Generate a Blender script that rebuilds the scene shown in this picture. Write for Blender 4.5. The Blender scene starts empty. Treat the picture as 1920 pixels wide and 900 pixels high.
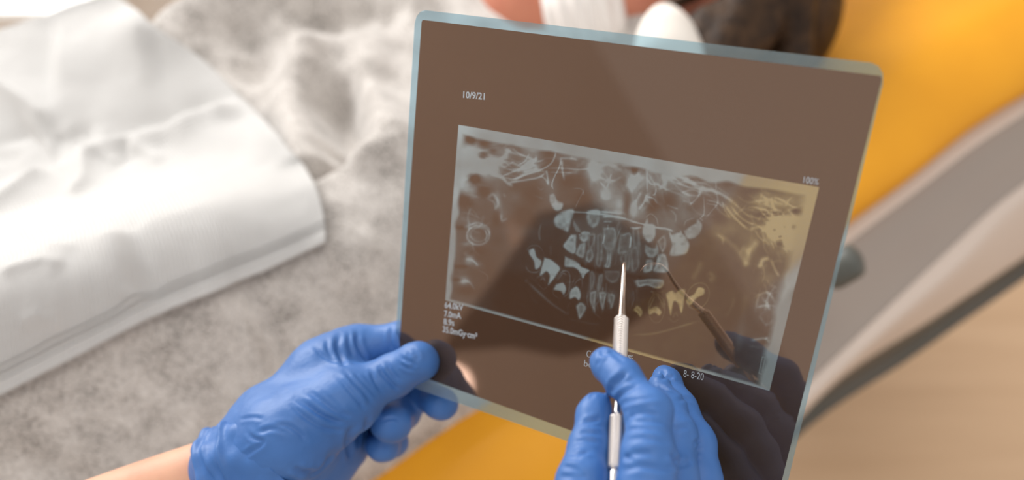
import bpy, bmesh, math, random
import numpy as np
from mathutils import Vector, Matrix
from mathutils.bvhtree import BVHTree

scene = bpy.context.scene
COL = scene.collection
rng = np.random.default_rng(7)

# ------------------------------------------------------------------ camera
PPX, PPY, FPX = 1250.0, 1000.0, 1662.76      # principal point and focal length, in 1920x900 pixels
CAMZ, PITCH = 1.60, math.radians(68.0)       # height of the lens, tilt below the horizon
C0 = np.array([0.0, 0.0, CAMZ])
RX = np.array([1.0, 0.0, 0.0])
UP = np.array([0.0, math.sin(PITCH), math.cos(PITCH)])
FW = np.array([0.0, math.cos(PITCH), -math.sin(PITCH)])
cam_data = bpy.data.cameras.new('camera')
cam = bpy.data.objects.new('camera', cam_data)
COL.objects.link(cam)
cam.matrix_world = Matrix((
    (RX[0], UP[0], -FW[0], C0[0]),
    (RX[1], UP[1], -FW[1], C0[1]),
    (RX[2], UP[2], -FW[2], C0[2]),
    (0, 0, 0, 1)))
cam_data.sensor_width = 36.0
cam_data.lens = FPX / 1920 * 36.0
cam_data.shift_x = -(PPX - 960) / 1920
cam_data.shift_y = (PPY - 450) / 1920
cam_data.clip_start = 0.01
cam_data.dof.use_dof = True
cam_data.dof.focus_distance = 0.425
cam_data.dof.aperture_fstop = 3.7
scene.camera = cam

# ------------------------------------------------------------------ light
world = bpy.data.worlds.new('world')
scene.world = world
world.use_nodes = True
wbg = world.node_tree.nodes['Background']
wbg.inputs['Color'].default_value = (1.0, 0.95, 0.905, 1)
wbg.inputs['Strength'].default_value = 0.66

def area_light(name, loc, target, size, size_y, power, color):
    l = bpy.data.lights.new(name, 'AREA')
    l.shape = 'RECTANGLE'; l.size = size; l.size_y = size_y
    l.energy = power; l.color = color
    o = bpy.data.objects.new(name, l); COL.objects.link(o)
    o.location = loc
    o.rotation_euler = (Vector(target) - Vector(loc)).to_track_quat('-Z', 'Y').to_euler()
    return o
area_light('window_light', (-1.7, 2.3, 2.3), (-0.2, 0.5, 1.0), 1.7, 1.3, 70, (1.0, 0.985, 0.96))
area_light('ceiling_light', (0.3, 0.3, 3.2), (0.3, 0.4, 1.0), 1.2, 1.2, 8, (1.0, 0.97, 0.93))

scene.view_settings.view_transform = 'Standard'
scene.view_settings.look = 'None'
scene.view_settings.gamma = 1.0
scene.view_settings.use_curve_mapping = False
scene.view_settings.exposure = 0.27
scene.cycles.use_denoising = True
scene.cycles.transparent_max_bounces = 16

# ------------------------------------------------------------------ helpers
def P(u, v, d):
    """world point seen at photo pixel (u, v), at depth d along the lens axis"""
    return C0 + d * (FW + (u - PPX) / FPX * RX - (v - PPY) / FPX * UP)

def ray(u, v):
    return FW + (u - PPX) / FPX * RX - (v - PPY) / FPX * UP

def on_z(u, v, z):
    r = ray(u, v)
    return C0 + r * ((z - CAMZ) / r[2])

def mesh_obj(name, verts, faces, mat=None, parent=None, smooth=True):
    me = bpy.data.meshes.new(name)
    me.from_pydata([tuple(map(float, p)) for p in verts], [], [tuple(int(i) for i in f) for f in faces])
    me.update()
    if smooth:
        me.polygons.foreach_set('use_smooth', [True] * len(me.polygons))
    if mat: me.materials.append(mat)
    o = bpy.data.objects.new(name, me); COL.objects.link(o)
    if parent is not None:
        o.parent = parent
        o.matrix_parent_inverse = parent.matrix_world.inverted()
    return o

def fast_mesh(name, V, Q, mat=None, parent=None):
    """quads through foreach_set"""
    me = bpy.data.meshes.new(name)
    V = np.asarray(V, np.float32); Q = np.asarray(Q, np.int32)
    me.vertices.add(len(V)); me.vertices.foreach_set('co', V.ravel())
    me.loops.add(Q.size); me.loops.foreach_set('vertex_index', Q.ravel())
    me.polygons.add(len(Q))
    me.polygons.foreach_set('loop_start', np.arange(0, Q.size, 4, dtype=np.int32))
    me.polygons.foreach_set('loop_total', np.full(len(Q), 4, np.int32))
    me.update(calc_edges=True); me.validate()
    me.polygons.foreach_set('use_smooth', [True] * len(me.polygons))
    if mat: me.materials.append(mat)
    o = bpy.data.objects.new(name, me); COL.objects.link(o)
    if parent is not None:
        o.parent = parent
        o.matrix_parent_inverse = parent.matrix_world.inverted()
    return o

def empty(name, loc):
    o = bpy.data.objects.new(name, None); COL.objects.link(o)
    o.empty_display_size = 0.02
    o.location = tuple(map(float, loc))
    o.matrix_world = Matrix.Translation(tuple(map(float, loc)))
    return o

def tag(o, label, cat):
    o['label'] = label; o['category'] = cat
    return o

def grid_quads(nu, nv, wrap_u=False, wrap_v=False):
    iu = np.arange(nu if wrap_u else nu - 1); iv = np.arange(nv if wrap_v else nv - 1)
    a, b = np.meshgrid(iu, iv, indexing='ij')
    a2 = (a + 1) % nu; b2 = (b + 1) % nv
    return np.stack([a * nv + b, a2 * nv + b, a2 * nv + b2, a * nv + b2], -1).reshape(-1, 4)

def catmull(pts, n):
    """n points along a smooth curve through pts (any dimension)"""
    p = np.asarray(pts, float)
    p = np.vstack([2 * p[0] - p[1], p, 2 * p[-1] - p[-2]])
    m = len(p) - 3
    t = np.linspace(0, m, n); i = np.minimum(t.astype(int), m - 1); f = (t - i)[:, None]
    a, b, c, d = p[i], p[i + 1], p[i + 2], p[i + 3]
    return 0.5 * (2 * b + (c - a) * f + (2 * a - 5 * b + 4 * c - d) * f ** 2 + (3 * b - a - 3 * c + d) * f ** 3)

def seg_dist(X, Y, pts):
    """distance of 2-D points to a polyline, and the running length ratio"""
    best = np.full(X.shape, 1e9); run = np.zeros(X.shape)
    n = len(pts) - 1
    for i in range(n):
        a = np.asarray(pts[i][:2], float); b = np.asarray(pts[i + 1][:2], float)
        d = b - a; L = max(d @ d, 1e-12)
        h = np.clip(((X - a[0]) * d[0] + (Y - a[1]) * d[1]) / L, 0, 1)
        q = np.hypot(X - a[0] - h * d[0], Y - a[1] - h * d[1])
        m = q < best
        best = np.where(m, q, best); run = np.where(m, (i + h) / n, run)
    return best, run

def vnoise(X, Y, Z, scale, seed):
    """cheap smooth value noise in -1..1"""
    r = np.random.default_rng(seed); T = r.random((32, 32, 32)).astype(np.float32) * 2 - 1
    x, y, z = X * scale, Y * scale, Z * scale
    xi, yi, zi = (np.floor(k).astype(int) for k in (x, y, z))
    fx, fy, fz = x - xi, y - yi, z - zi
    fx, fy, fz = (k * k * (3 - 2 * k) for k in (fx, fy, fz))
    out = 0
    for dx in (0, 1):
        for dy in (0, 1):
            for dz in (0, 1):
                w = (fx if dx else 1 - fx) * (fy if dy else 1 - fy) * (fz if dz else 1 - fz)
                out = out + w * T[(xi + dx) % 32, (yi + dy) % 32, (zi + dz) % 32]
    return out

# ---- rounded bodies: smooth union of tapered capsules, turned into one surface
def surface_nets(F, origin, h):
    F = F.astype(np.float32)
    nx, ny, nz = F.shape
    ins = F < 0
    cs = (nx - 1, ny - 1, nz - 1)
    cnt = np.zeros(cs, np.uint8)
    for dx in (0, 1):
        for dy in (0, 1):
            for dz in (0, 1):
                cnt += ins[dx:nx - 1 + dx, dy:ny - 1 + dy, dz:nz - 1 + dz]
    act = np.argwhere((cnt > 0) & (cnt < 8))
    idx = np.full(cs, -1, np.int64); idx[tuple(act.T)] = np.arange(len(act))
    acc = np.zeros((len(act), 3)); num = np.zeros(len(act))
    corners = [(x, y, z) for x in (0, 1) for y in (0, 1) for z in (0, 1)]
    vals = {c: F[act[:, 0] + c[0], act[:, 1] + c[1], act[:, 2] + c[2]] for c in corners}
    for c in corners:
        for ax in range(3):
            if c[ax] == 0:
                e = list(c); e[ax] = 1; e = tuple(e)
                a, b = vals[c], vals[e]
                m = (a < 0) != (b < 0)
                t = np.where(m, a / np.where(m, a - b, 1), 0)
                p = np.tile(np.array(c, float), (len(act), 1)); p[:, ax] += t
                acc[m] += p[m]; num[m] += 1
    V = origin + h * (act + acc / num[:, None])
    quads = []
    for ax in range(3):
        o = [k for k in range(3) if k != ax]
        sl = [slice(1, -1)] * 3; sl[ax] = slice(0, -1)
        a = ins[tuple(sl)]
        sl2 = list(sl); sl2[ax] = slice(1, None)
        b = ins[tuple(sl2)]
        for inside in (True, False):
            e = np.argwhere((a != b) & (a == inside))
            if not len(e): continue
            e = e + 1; e[:, ax] -= 1
            def cell(d0, d1):
                q = e.copy(); q[:, o[0]] -= d0; q[:, o[1]] -= d1
                return idx[tuple(q.T)]
            q = np.stack([cell(1, 1), cell(0, 1), cell(0, 0), cell(1, 0)], 1)
            flip = inside ^ (ax == 1)
            quads.append(q if flip else q[:, ::-1])
    return V, np.vstack(quads)

class Body:
    """groups of capsule chains; each group is blended inside, then the groups are blended together"""
    def __init__(self, h):
        self.h = h; self.groups = []
    def group(self, chains, k, join):
        """chains: list of [(point, radius), ...]; k: blend inside; join: blend with the earlier groups"""
        self.groups.append((chains, k, join))
    def build(self, post=None):
        pts = np.array([p for g in self.groups for c in g[0] for p, r in c])
        rad = np.array([r for g in self.groups for c in g[0] for p, r in c])
        h = self.h
        lo = (pts - rad[:, None]).min(0) - 0.008; hi = (pts + rad[:, None]).max(0) + 0.008
        n = np.ceil((hi - lo) / h).astype(int) + 2
        ax = [lo[i] + h * np.arange(n[i]) for i in range(3)]
        total = np.full(tuple(n), 0.05, np.float32)
        def smin(a, b, k):
            if k <= 0: return np.minimum(a, b)
            e = np.maximum(k - np.abs(a - b), 0) / k
            return np.minimum(a, b) - e * e * k * 0.25
        for chains, k, join in self.groups:
            G = np.full(tuple(n), 0.05, np.float32)
            for c in chains:
                for (a, ra), (b, rb) in zip(c[:-1], c[1:]):
                    a = np.asarray(a, float); b = np.asarray(b, float)
                    m = max(ra, rb) + 0.014
                    l2 = np.maximum(np.floor((np.minimum(a, b) - m - lo) / h).astype(int), 0)
                    h2 = np.minimum(np.ceil((np.maximum(a, b) + m - lo) / h).astype(int) + 1, n)
                    s = tuple(slice(l2[i], h2[i]) for i in range(3))
                    X = ax[0][s[0]][:, None, None]; Y = ax[1][s[1]][None, :, None]; Z = ax[2][s[2]][None, None, :]
                    d = b - a; L = max(d @ d, 1e-12)
                    t = np.clip(((X - a[0]) * d[0] + (Y - a[1]) * d[1] + (Z - a[2]) * d[2]) / L, 0, 1)
                    q = np.sqrt((X - a[0] - t * d[0]) ** 2 + (Y - a[1] - t * d[1]) ** 2 + (Z - a[2] - t * d[2]) ** 2)
                    G[s] = smin(G[s], (q - (ra + t * (rb - ra))).astype(np.float32), k)
            total = smin(total, G, join)
        if post is not None: total = post(total, ax)
        total[0] = total[-1] = 0.05; total[:, 0] = total[:, -1] = 0.05; total[:, :, 0] = total[:, :, -1] = 0.05
        return surface_nets(total, lo, h)

def vert_normals(V, Q):
    n = np.cross(V[Q[:, 2]] - V[Q[:, 0]], V[Q[:, 3]] - V[Q[:, 1]])
    N = np.zeros_like(V)
    for k in range(4): np.add.at(N, Q[:, k], n)
    return N / np.maximum(np.linalg.norm(N, axis=1), 1e-12)[:, None]

def relax(V, Q, it=2, w=0.5):
    for _ in range(it):
        S = np.zeros_like(V); c = np.zeros(len(V))
        for k in range(4):
            for j in (1, 3):
                np.add.at(S, Q[:, k], V[Q[:, (k + j) % 4]]); np.add.at(c, Q[:, k], 1)
        V = V + w * (S / c[:, None] - V)
    return V

def creases(V, Q, folds):
    """press thin folds into a surface: each fold is a run of points on the surface, with a width and a depth"""
    tree = BVHTree.FromPolygons([tuple(p) for p in V], [tuple(q) for q in Q])
    N = vert_normals(V, Q)
    D = np.zeros(len(V))
    for px, w, dep in folds:
        line = catmull(px, max(8, 5 * len(px))); pts = []
        for u, v in line:
            hit = tree.ray_cast(Vector(C0), Vector(ray(u, v)))
            if hit[0] is not None: pts.append(np.array(hit[0]))
        if len(pts) < 2: continue
        pts = np.array(pts)
        lo, hi = pts.min(0) - 5 * w, pts.max(0) + 5 * w
        m = np.where(((V > lo) & (V < hi)).all(1))[0]
        if not len(m): continue
        best = np.full(len(m), 1e9); run = np.zeros(len(m)); n = len(pts) - 1
        for i in range(n):
            a, b = pts[i], pts[i + 1]; d = b - a
            if np.linalg.norm(d) > 0.012: continue
            t = np.clip((V[m] - a) @ d / max(d @ d, 1e-12), 0, 1)
            q = np.linalg.norm(V[m] - a - t[:, None] * d, axis=1)
            k = q < best; best = np.where(k, q, best); run = np.where(k, (i + t) / n, run)
        env = np.clip(np.minimum(run, 1 - run) * 5, 0.0, 1)
        env = np.maximum(env, 0.15)
        D[m] += env * dep * (-np.exp(-(best / w) ** 2) + 0.55 * np.exp(-((best - 2.0 * w) / (1.1 * w)) ** 2))
    return V + N * D[:, None]

# ------------------------------------------------------------------ materials
def new_mat(name):
    m = bpy.data.materials.new(name); m.use_nodes = True
    nt = m.node_tree
    return m, nt, nt.nodes['Principled BSDF']

def node(nt, kind, **kw):
    n = nt.nodes.new(kind)
    for k, v in kw.items():
        if k in n.inputs: n.inputs[k].default_value = v
        else: setattr(n, k, v)
    return n

def simple_mat(name, col, rough=0.5, metal=0.0, spec=0.5, noise=None, bump=None, coat=0.0, sheen=0.0, sss=0.0):
    m, nt, b = new_mat(name)
    b.inputs['Base Color'].default_value = (*col, 1)
    b.inputs['Roughness'].default_value = rough
    b.inputs['Metallic'].default_value = metal
    b.inputs['Specular IOR Level'].default_value = spec
    b.inputs['Coat Weight'].default_value = coat
    b.inputs['Sheen Weight'].default_value = sheen
    if sss:
        b.inputs['Subsurface Weight'].default_value = sss
        b.inputs['Subsurface Radius'].default_value = (0.012, 0.004, 0.002)
    tc = node(nt, 'ShaderNodeTexCoord')
    if noise:
        scale, col2, detail = noise
        t = node(nt, 'ShaderNodeTexNoise'); t.inputs['Scale'].default_value = scale; t.inputs['Detail'].default_value = detail
        nt.links.new(tc.outputs['Object'], t.inputs['Vector'])
        r = node(nt, 'ShaderNodeValToRGB')
        r.color_ramp.elements[0].position = 0.35; r.color_ramp.elements[1].position = 0.65
        r.color_ramp.elements[0].color = (*col, 1); r.color_ramp.elements[1].color = (*col2, 1)
        nt.links.new(t.outputs['Fac'], r.inputs['Fac']); nt.links.new(r.outputs['Color'], b.inputs['Base Color'])
    if bump:
        scale, strength, dist = bump
        t = node(nt, 'ShaderNodeTexNoise'); t.inputs['Scale'].default_value = scale; t.inputs['Detail'].default_value = 3
        nt.links.new(tc.outputs['Object'], t.inputs['Vector'])
        bp = node(nt, 'ShaderNodeBump'); bp.inputs['Strength'].default_value = strength; bp.inputs['Distance'].default_value = dist
        nt.links.new(t.outputs['Fac'], bp.inputs['Height']); nt.links.new(bp.outputs['Normal'], b.inputs['Normal'])
    return m

M_glove = simple_mat('blue_nitrile', (0.055, 0.170, 0.47), 0.48, spec=0.42, noise=(45, (0.045, 0.148, 0.42), 2), bump=(420, 0.25, 0.0006))
M_skin = simple_mat('skin', (0.72, 0.40, 0.27), 0.5, spec=0.35, noise=(60, (0.66, 0.35, 0.235), 3), bump=(700, 0.15, 0.0005), sss=0.15)
M_skin_red = simple_mat('flushed_skin', (0.60, 0.24, 0.15), 0.55, spec=0.3, noise=(30, (0.52, 0.19, 0.12), 3), sss=0.15)
M_steel = simple_mat('steel', (0.80, 0.77, 0.75), 0.22, metal=1.0)
M_knurl = simple_mat('knurled_steel', (0.74, 0.69, 0.66), 0.36, metal=1.0)
M_yellow = simple_mat('yellow_vinyl', (0.84, 0.37, 0.012), 0.42, spec=0.35, noise=(14, (0.80, 0.345, 0.010), 2), bump=(260, 0.08, 0.0006))
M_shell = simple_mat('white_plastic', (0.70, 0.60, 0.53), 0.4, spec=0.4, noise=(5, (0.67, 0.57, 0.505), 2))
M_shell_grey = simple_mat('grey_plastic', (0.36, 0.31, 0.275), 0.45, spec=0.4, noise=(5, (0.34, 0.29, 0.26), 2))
M_under = simple_mat('dark_grey_metal', (0.10, 0.092, 0.075), 0.5, noise=(8, (0.12, 0.105, 0.085), 2))
M_hair = simple_mat('brown_hair', (0.020, 0.009, 0.004), 0.55, spec=0.25, noise=(60, (0.060, 0.030, 0.013), 4), bump=(160, 0.6, 0.003))
M_white_cloth = simple_mat('white_cloth', (0.86, 0.82, 0.79), 0.8, spec=0.2, noise=(20, (0.82, 0.78, 0.75), 2))
M_white_foam = simple_mat('white_foam', (0.90, 0.86, 0.80), 0.6, spec=0.2, noise=(20, (0.88, 0.83, 0.77), 2))
M_white_cab = simple_mat('white_laminate', (0.92, 0.91, 0.89), 0.35, noise=(4, (0.90, 0.89, 0.87), 2))
M_knob = simple_mat('grey_rubber', (0.085, 0.090, 0.080), 0.5, noise=(30, (0.10, 0.105, 0.095), 2))

def fleece_mat():
    m, nt, b = new_mat('grey_fleece')
    b.inputs['Roughness'].default_value = 0.95; b.inputs['Specular IOR Level'].default_value = 0.1
    b.inputs['Sheen Weight'].default_value = 0.5; b.inputs['Sheen Roughness'].default_value = 0.5
    tc = node(nt, 'ShaderNodeTexCoord')
    big = node(nt, 'ShaderNodeTexNoise', Scale=40.0, Detail=5.0); nt.links.new(tc.outputs['Object'], big.inputs['Vector'])
    fine = node(nt, 'ShaderNodeTexNoise', Scale=420.0, Detail=3.0); nt.links.new(tc.outputs['Object'], fine.inputs['Vector'])
    mx = node(nt, 'ShaderNodeMath', operation='MULTIPLY_ADD'); mx.inputs[1].default_value = 0.60
    nt.links.new(fine.outputs['Fac'], mx.inputs[0])
    m2 = node(nt, 'ShaderNodeMath', operation='MULTIPLY'); m2.inputs[1].default_value = 0.42
    nt.links.new(big.outputs['Fac'], m2.inputs[0]); nt.links.new(m2.outputs[0], mx.inputs[2])
    r = node(nt, 'ShaderNodeValToRGB')
    e = r.color_ramp.elements
    e[0].position = 0.36; e[0].color = (0.27, 0.248, 0.23, 1)
    e[1].position = 0.70; e[1].color = (0.74, 0.705, 0.67, 1)
    k = e.new(0.50); k.color = (0.54, 0.505, 0.475, 1)
    nt.links.new(mx.outputs[0], r.inputs['Fac']); nt.links.new(r.outputs['Color'], b.inputs['Base Color'])
    bp = node(nt, 'ShaderNodeBump', Strength=0.8, Distance=0.003)
    nt.links.new(mx.outputs[0], bp.inputs['Height']); nt.links.new(bp.outputs['Normal'], b.inputs['Normal'])
    return m
M_fleece = fleece_mat()

def paper_mat():
    m, nt, b = new_mat('ribbed_paper')
    b.inputs['Base Color'].default_value = (0.79, 0.785, 0.775, 1)
    b.inputs['Roughness'].default_value = 0.75; b.inputs['Specular IOR Level'].default_value = 0.2
    uv = node(nt, 'ShaderNodeUVMap')
    sep = node(nt, 'ShaderNodeSeparateXYZ'); nt.links.new(uv.outputs[0], sep.inputs[0])
    def wave(sock, freq):
        a = node(nt, 'ShaderNodeMath', operation='MULTIPLY'); a.inputs[1].default_value = freq
        nt.links.new(sock, a.inputs[0])
        s = node(nt, 'ShaderNodeMath', operation='SINE'); nt.links.new(a.outputs[0], s.inputs[0]); return s.outputs[0]
    wide = wave(sep.outputs[0], 2 * math.pi * 60); fine = wave(sep.outputs[1], 2 * math.pi * 190)
    p = node(nt, 'ShaderNodeMath', operation='POWER'); p.inputs[1].default_value = 12
    ab = node(nt, 'ShaderNodeMath', operation='ABSOLUTE'); nt.links.new(wide, ab.inputs[0]); nt.links.new(ab.outputs[0], p.inputs[0])
    ad = node(nt, 'ShaderNodeMath', operation='MULTIPLY_ADD'); ad.inputs[1].default_value = 0.25
    nt.links.new(fine, ad.inputs[0]); nt.links.new(p.outputs[0], ad.inputs[2])
    bp = node(nt, 'ShaderNodeBump', Strength=0.8, Distance=0.0012)
    nt.links.new(ad.outputs[0], bp.inputs['Height']); nt.links.new(bp.outputs['Normal'], b.inputs['Normal'])
    tr = node(nt, 'ShaderNodeBsdfTranslucent'); tr.inputs['Color'].default_value = (0.77, 0.76, 0.745, 1)
    mix = node(nt, 'ShaderNodeMixShader'); mix.inputs[0].default_value = 0.15
    out = nt.nodes['Material Output']
    nt.links.new(b.outputs[0], mix.inputs[1]); nt.links.new(tr.outputs[0], mix.inputs[2]); nt.links.new(mix.outputs[0], out.inputs['Surface'])
    return m
M_paper = paper_mat()

def floor_mat():
    m, nt, b = new_mat('tan_floor')
    b.inputs['Roughness'].default_value = 0.45
    tc = node(nt, 'ShaderNodeTexCoord'); mp = node(nt, 'ShaderNodeMapping')
    mp.inputs['Rotation'].default_value = (0, 0, math.radians(-38)); mp.inputs['Scale'].default_value = (1, 9, 1)
    nt.links.new(tc.outputs['Object'], mp.inputs['Vector'])
    t = node(nt, 'ShaderNodeTexNoise', Scale=1.6, Detail=5.0); nt.links.new(mp.outputs[0], t.inputs['Vector'])
    r = node(nt, 'ShaderNodeValToRGB')
    r.color_ramp.elements[0].position = 0.3; r.color_ramp.elements[0].color = (0.56, 0.375, 0.23, 1)
    r.color_ramp.elements[1].position = 0.7; r.color_ramp.elements[1].color = (0.63, 0.435, 0.275, 1)
    nt.links.new(t.outputs['Fac'], r.inputs['Fac']); nt.links.new(r.outputs['Color'], b.inputs['Base Color'])
    return m
M_floor = floor_mat()

# film: clear blue base, and a print layer whose density lets the place behind it shine through
FILM_TINT = (0.62, 0.80, 0.90)
def film_base_mat():
    m, nt, b = new_mat('clear_blue_film')
    nt.nodes.remove(b); out = nt.nodes['Material Output']
    tc = node(nt, 'ShaderNodeTexCoord'); nz = node(nt, 'ShaderNodeTexNoise', Scale=3.0)
    nt.links.new(tc.outputs['Object'], nz.inputs['Vector'])
    rp = node(nt, 'ShaderNodeValToRGB')
    rp.color_ramp.elements[0].color = (0.75, 0.915, 1.0, 1); rp.color_ramp.elements[1].color = (0.76, 0.92, 1.0, 1)
    nt.links.new(nz.outputs['Fac'], rp.inputs['Fac'])
    tr = node(nt, 'ShaderNodeBsdfTransparent'); nt.links.new(rp.outputs[0], tr.inputs['Color'])
    df = node(nt, 'ShaderNodeBsdfTranslucent'); df.inputs['Color'].default_value = (0.70, 0.86, 1.0, 1)
    mx = node(nt, 'ShaderNodeMixShader'); mx.inputs[0].default_value = 0.26
    nt.links.new(tr.outputs[0], mx.inputs[1]); nt.links.new(df.outputs[0], mx.inputs[2])
    gl = node(nt, 'ShaderNodeBsdfGlossy', Roughness=0.03)
    fr = node(nt, 'ShaderNodeFresnel', IOR=1.35)
    m2 = node(nt, 'ShaderNodeMixShader'); nt.links.new(fr.outputs[0], m2.inputs[0])
    nt.links.new(mx.outputs[0], m2.inputs[1]); nt.links.new(gl.outputs[0], m2.inputs[2])
    nt.links.new(m2.outputs[0], out.inputs['Surface'])
    return m
M_film = film_base_mat()
M_lamp_glow = simple_mat('lamp_diffuser', (0.9, 0.88, 0.86), 0.4)
M_lamp_glow.node_tree.nodes['Principled BSDF'].inputs['Emission Color'].default_value = (1.0, 0.93, 0.90, 1)
M_lamp_glow.node_tree.nodes['Principled BSDF'].inputs['Emission Strength'].default_value = 6.0
M_wedge = simple_mat('brown_plastic', (0.20, 0.13, 0.09), 0.5, noise=(9, (0.17, 0.11, 0.08), 2))  # for the added wedge plate that mirrors dark in the film
M_wall = simple_mat('warm_paint', (0.70, 0.665, 0.63), 0.8, noise=(3, (0.68, 0.645, 0.61), 3))

def print_mat():
    m, nt, b = new_mat('xray_print')
    nt.nodes.remove(b); out = nt.nodes['Material Output']
    at = node(nt, 'ShaderNodeAttribute', attribute_name='clearness')
    tc = node(nt, 'ShaderNodeTexCoord'); nz = node(nt, 'ShaderNodeTexNoise', Scale=1500.0, Detail=2.0)
    nt.links.new(tc.outputs['Object'], nz.inputs['Vector'])
    gr = node(nt, 'ShaderNodeMath', operation='MULTIPLY_ADD'); gr.inputs[1].default_value = 0.05; gr.inputs[2].default_value = -0.025
    nt.links.new(nz.outputs['Fac'], gr.inputs[0])
    ad = node(nt, 'ShaderNodeMath', operation='ADD', use_clamp=True)
    nt.links.new(at.outputs['Fac'], ad.inputs[0]); nt.links.new(gr.outputs[0], ad.inputs[1])
    pw = node(nt, 'ShaderNodeMath', operation='POWER'); pw.inputs[1].default_value = 1.1
    nt.links.new(ad.outputs[0], pw.inputs[0])
    rp = node(nt, 'ShaderNodeMix', data_type='RGBA')
    rp.inputs[6].default_value = (0.006, 0.003, 0.002, 1); rp.inputs[7].default_value = (1, 1, 1, 1)
    nt.links.new(pw.outputs[0], rp.inputs[0])
    tr = node(nt, 'ShaderNodeBsdfTransparent'); nt.links.new(rp.outputs[2], tr.inputs['Color'])
    df = node(nt, 'ShaderNodeBsdfDiffuse'); df.inputs['Color'].default_value = (0.10, 0.062, 0.042, 1)
    op = node(nt, 'ShaderNodeMath', operation='SUBTRACT'); op.inputs[0].default_value = 1.0
    nt.links.new(pw.outputs[0], op.inputs[1])
    o2 = node(nt, 'ShaderNodeMath', operation='MULTIPLY'); o2.inputs[1].default_value = 0.5
    nt.links.new(op.outputs[0], o2.inputs[0])
    mx = node(nt, 'ShaderNodeMixShader'); nt.links.new(o2.outputs[0], mx.inputs[0])
    nt.links.new(tr.outputs[0], mx.inputs[1]); nt.links.new(df.outputs[0], mx.inputs[2])
    gl = node(nt, 'ShaderNodeBsdfGlossy', Roughness=0.04); gl.inputs['Color'].default_value = (0.97, 0.66, 0.505, 1)
    fr = node(nt, 'ShaderNodeFresnel', IOR=2.35)
    m2 = node(nt, 'ShaderNodeMixShader'); nt.links.new(fr.outputs[0], m2.inputs[0])
    nt.links.new(mx.outputs[0], m2.inputs[1]); nt.links.new(gl.outputs[0], m2.inputs[2])
    nt.links.new(m2.outputs[0], out.inputs['Surface'])
    return m
M_print = print_mat()
M_letter = simple_mat('pale_lettering', (0.42, 0.47, 0.52), 0.6, noise=(900, (0.36, 0.40, 0.44), 2))

# ================================================================== the setting
fl = mesh_obj('floor', [(-4, -3, -0.1), (5, -3, -0.1), (5, 5, -0.1), (-4, 5, -0.1), (-4, -3, 0), (5, -3, 0), (5, 5, 0), (-4, 5, 0)],
              [(3, 2, 1, 0), (4, 5, 6, 7), (0, 1, 5, 4), (1, 2, 6, 5), (2, 3, 7, 6), (3, 0, 4, 7)], M_floor, smooth=False)
fl['kind'] = 'structure'
def slab_wall(name, lo, hi):
    x0, y0, z0 = lo; x1, y1, z1 = hi
    o = mesh_obj(name, [(x0, y0, z0), (x1, y0, z0), (x1, y1, z0), (x0, y1, z0), (x0, y0, z1), (x1, y0, z1), (x1, y1, z1), (x0, y1, z1)],
                 [(3, 2, 1, 0), (4, 5, 6, 7), (0, 1, 5, 4), (1, 2, 6, 5), (2, 3, 7, 6), (3, 0, 4, 7)], M_wall, smooth=False)
    o['kind'] = 'structure'
slab_wall('wall_left', (-2.6, -3, 0), (-2.5, 3.3, 2.7))
slab_wall('wall_back', (-2.5, 3.2, 0), (5, 3.3, 2.7))

# ================================================================== dental chair
def loft(name, rails, n_along, n_across, mat, parent, closed=True, caps=True):
    """smooth skin over a ring of rails; a rail is a list of world points"""
    R = [catmull(r, n_along) for r in rails]
    V = []
    for i in range(n_along):
        ring = [R[k][i] for k in range(len(R))]
        if closed:
            m = len(ring)
            ext = np.array([ring[-1]] + ring + [ring[0], ring[1]])
            t = np.arange(n_across) * m / n_across; j = t.astype(int); f = (t - j)[:, None]
            a, b, c, d = ext[j], ext[j + 1], ext[j + 2], ext[(j + 3) % len(ext)]
            V.append(0.5 * (2 * b + (c - a) * f + (2 * a - 5 * b + 4 * c - d) * f ** 2 + (3 * b - a - 3 * c + d) * f ** 3))
        else:
            V.append(catmull(ring, n_across))
    V = np.vstack(V)
    Q = [tuple(q) for q in grid_quads(n_along, n_across, wrap_v=closed)]
    if closed and caps:
        Q.append(tuple(range(n_across))); Q.append(tuple((n_along - 1) * n_across + k for k in range(n_across))[::-1])
    o = mesh_obj(name, V, Q, mat, parent)
    bm = bmesh.new(); bm.from_mesh(o.data); bmesh.ops.recalc_face_normals(bm, faces=bm.faces); bm.to_mesh(o.data); bm.free()
    return o

def rail(px, z):
    zs = z if isinstance(z, (list, tuple)) else [z] * len(px)
    return [on_z(u, v, q) for (u, v), q in zip(px, zs)]

def shift(r, dx=0, dy=0, dz=0):
    return [p + np.array([dx, dy, dz]) for p in r]

chair = empty('dental_chair', on_z(1400, 560, 0.0))
tag(chair, 'yellow upholstered dental chair with pale plastic shell under the patient', 'dental chair')
# yellow cushion: crest, rounded near edge, seam, then back under the patient
c_far = rail([(2150, -330), (1900, -190), (1640, -60), (1400, 120), (1150, 380), (850, 640), (500, 900), (200, 1150)], 0.80)
c_mid = rail([(2200, -200), (1950, -70), (1700, 60), (1520, 220), (1250, 480), (960, 730), (640, 960), (350, 1180)], 0.865)
c_crest = rail([(2250, -120), (2000, -10), (1800, 95), (1630, 240), (1350, 450), (1070, 740), (800, 985), (480, 1230)], 0.875)
c_edge = rail([(2300, -20), (2050, 90), (1850, 205), (1700, 320), (1430, 525), (1180, 800), (920, 1080), (600, 1320)], 0.850)
c_seam = rail([(2300, 0), (2050, 110), (1840, 220), (1690, 340), (1430, 545), (1185, 830), (920, 1120), (600, 1370)], 0.805)
c_in = shift(c_seam, -0.05, 0.04, -0.03)
c_in2 = shift(c_far, 0.02, 0.0, -0.06)
loft('back_cushion', [c_far, c_mid, c_crest, c_edge, c_seam, c_in, c_in2], 60, 56, M_yellow, chair)
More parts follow.
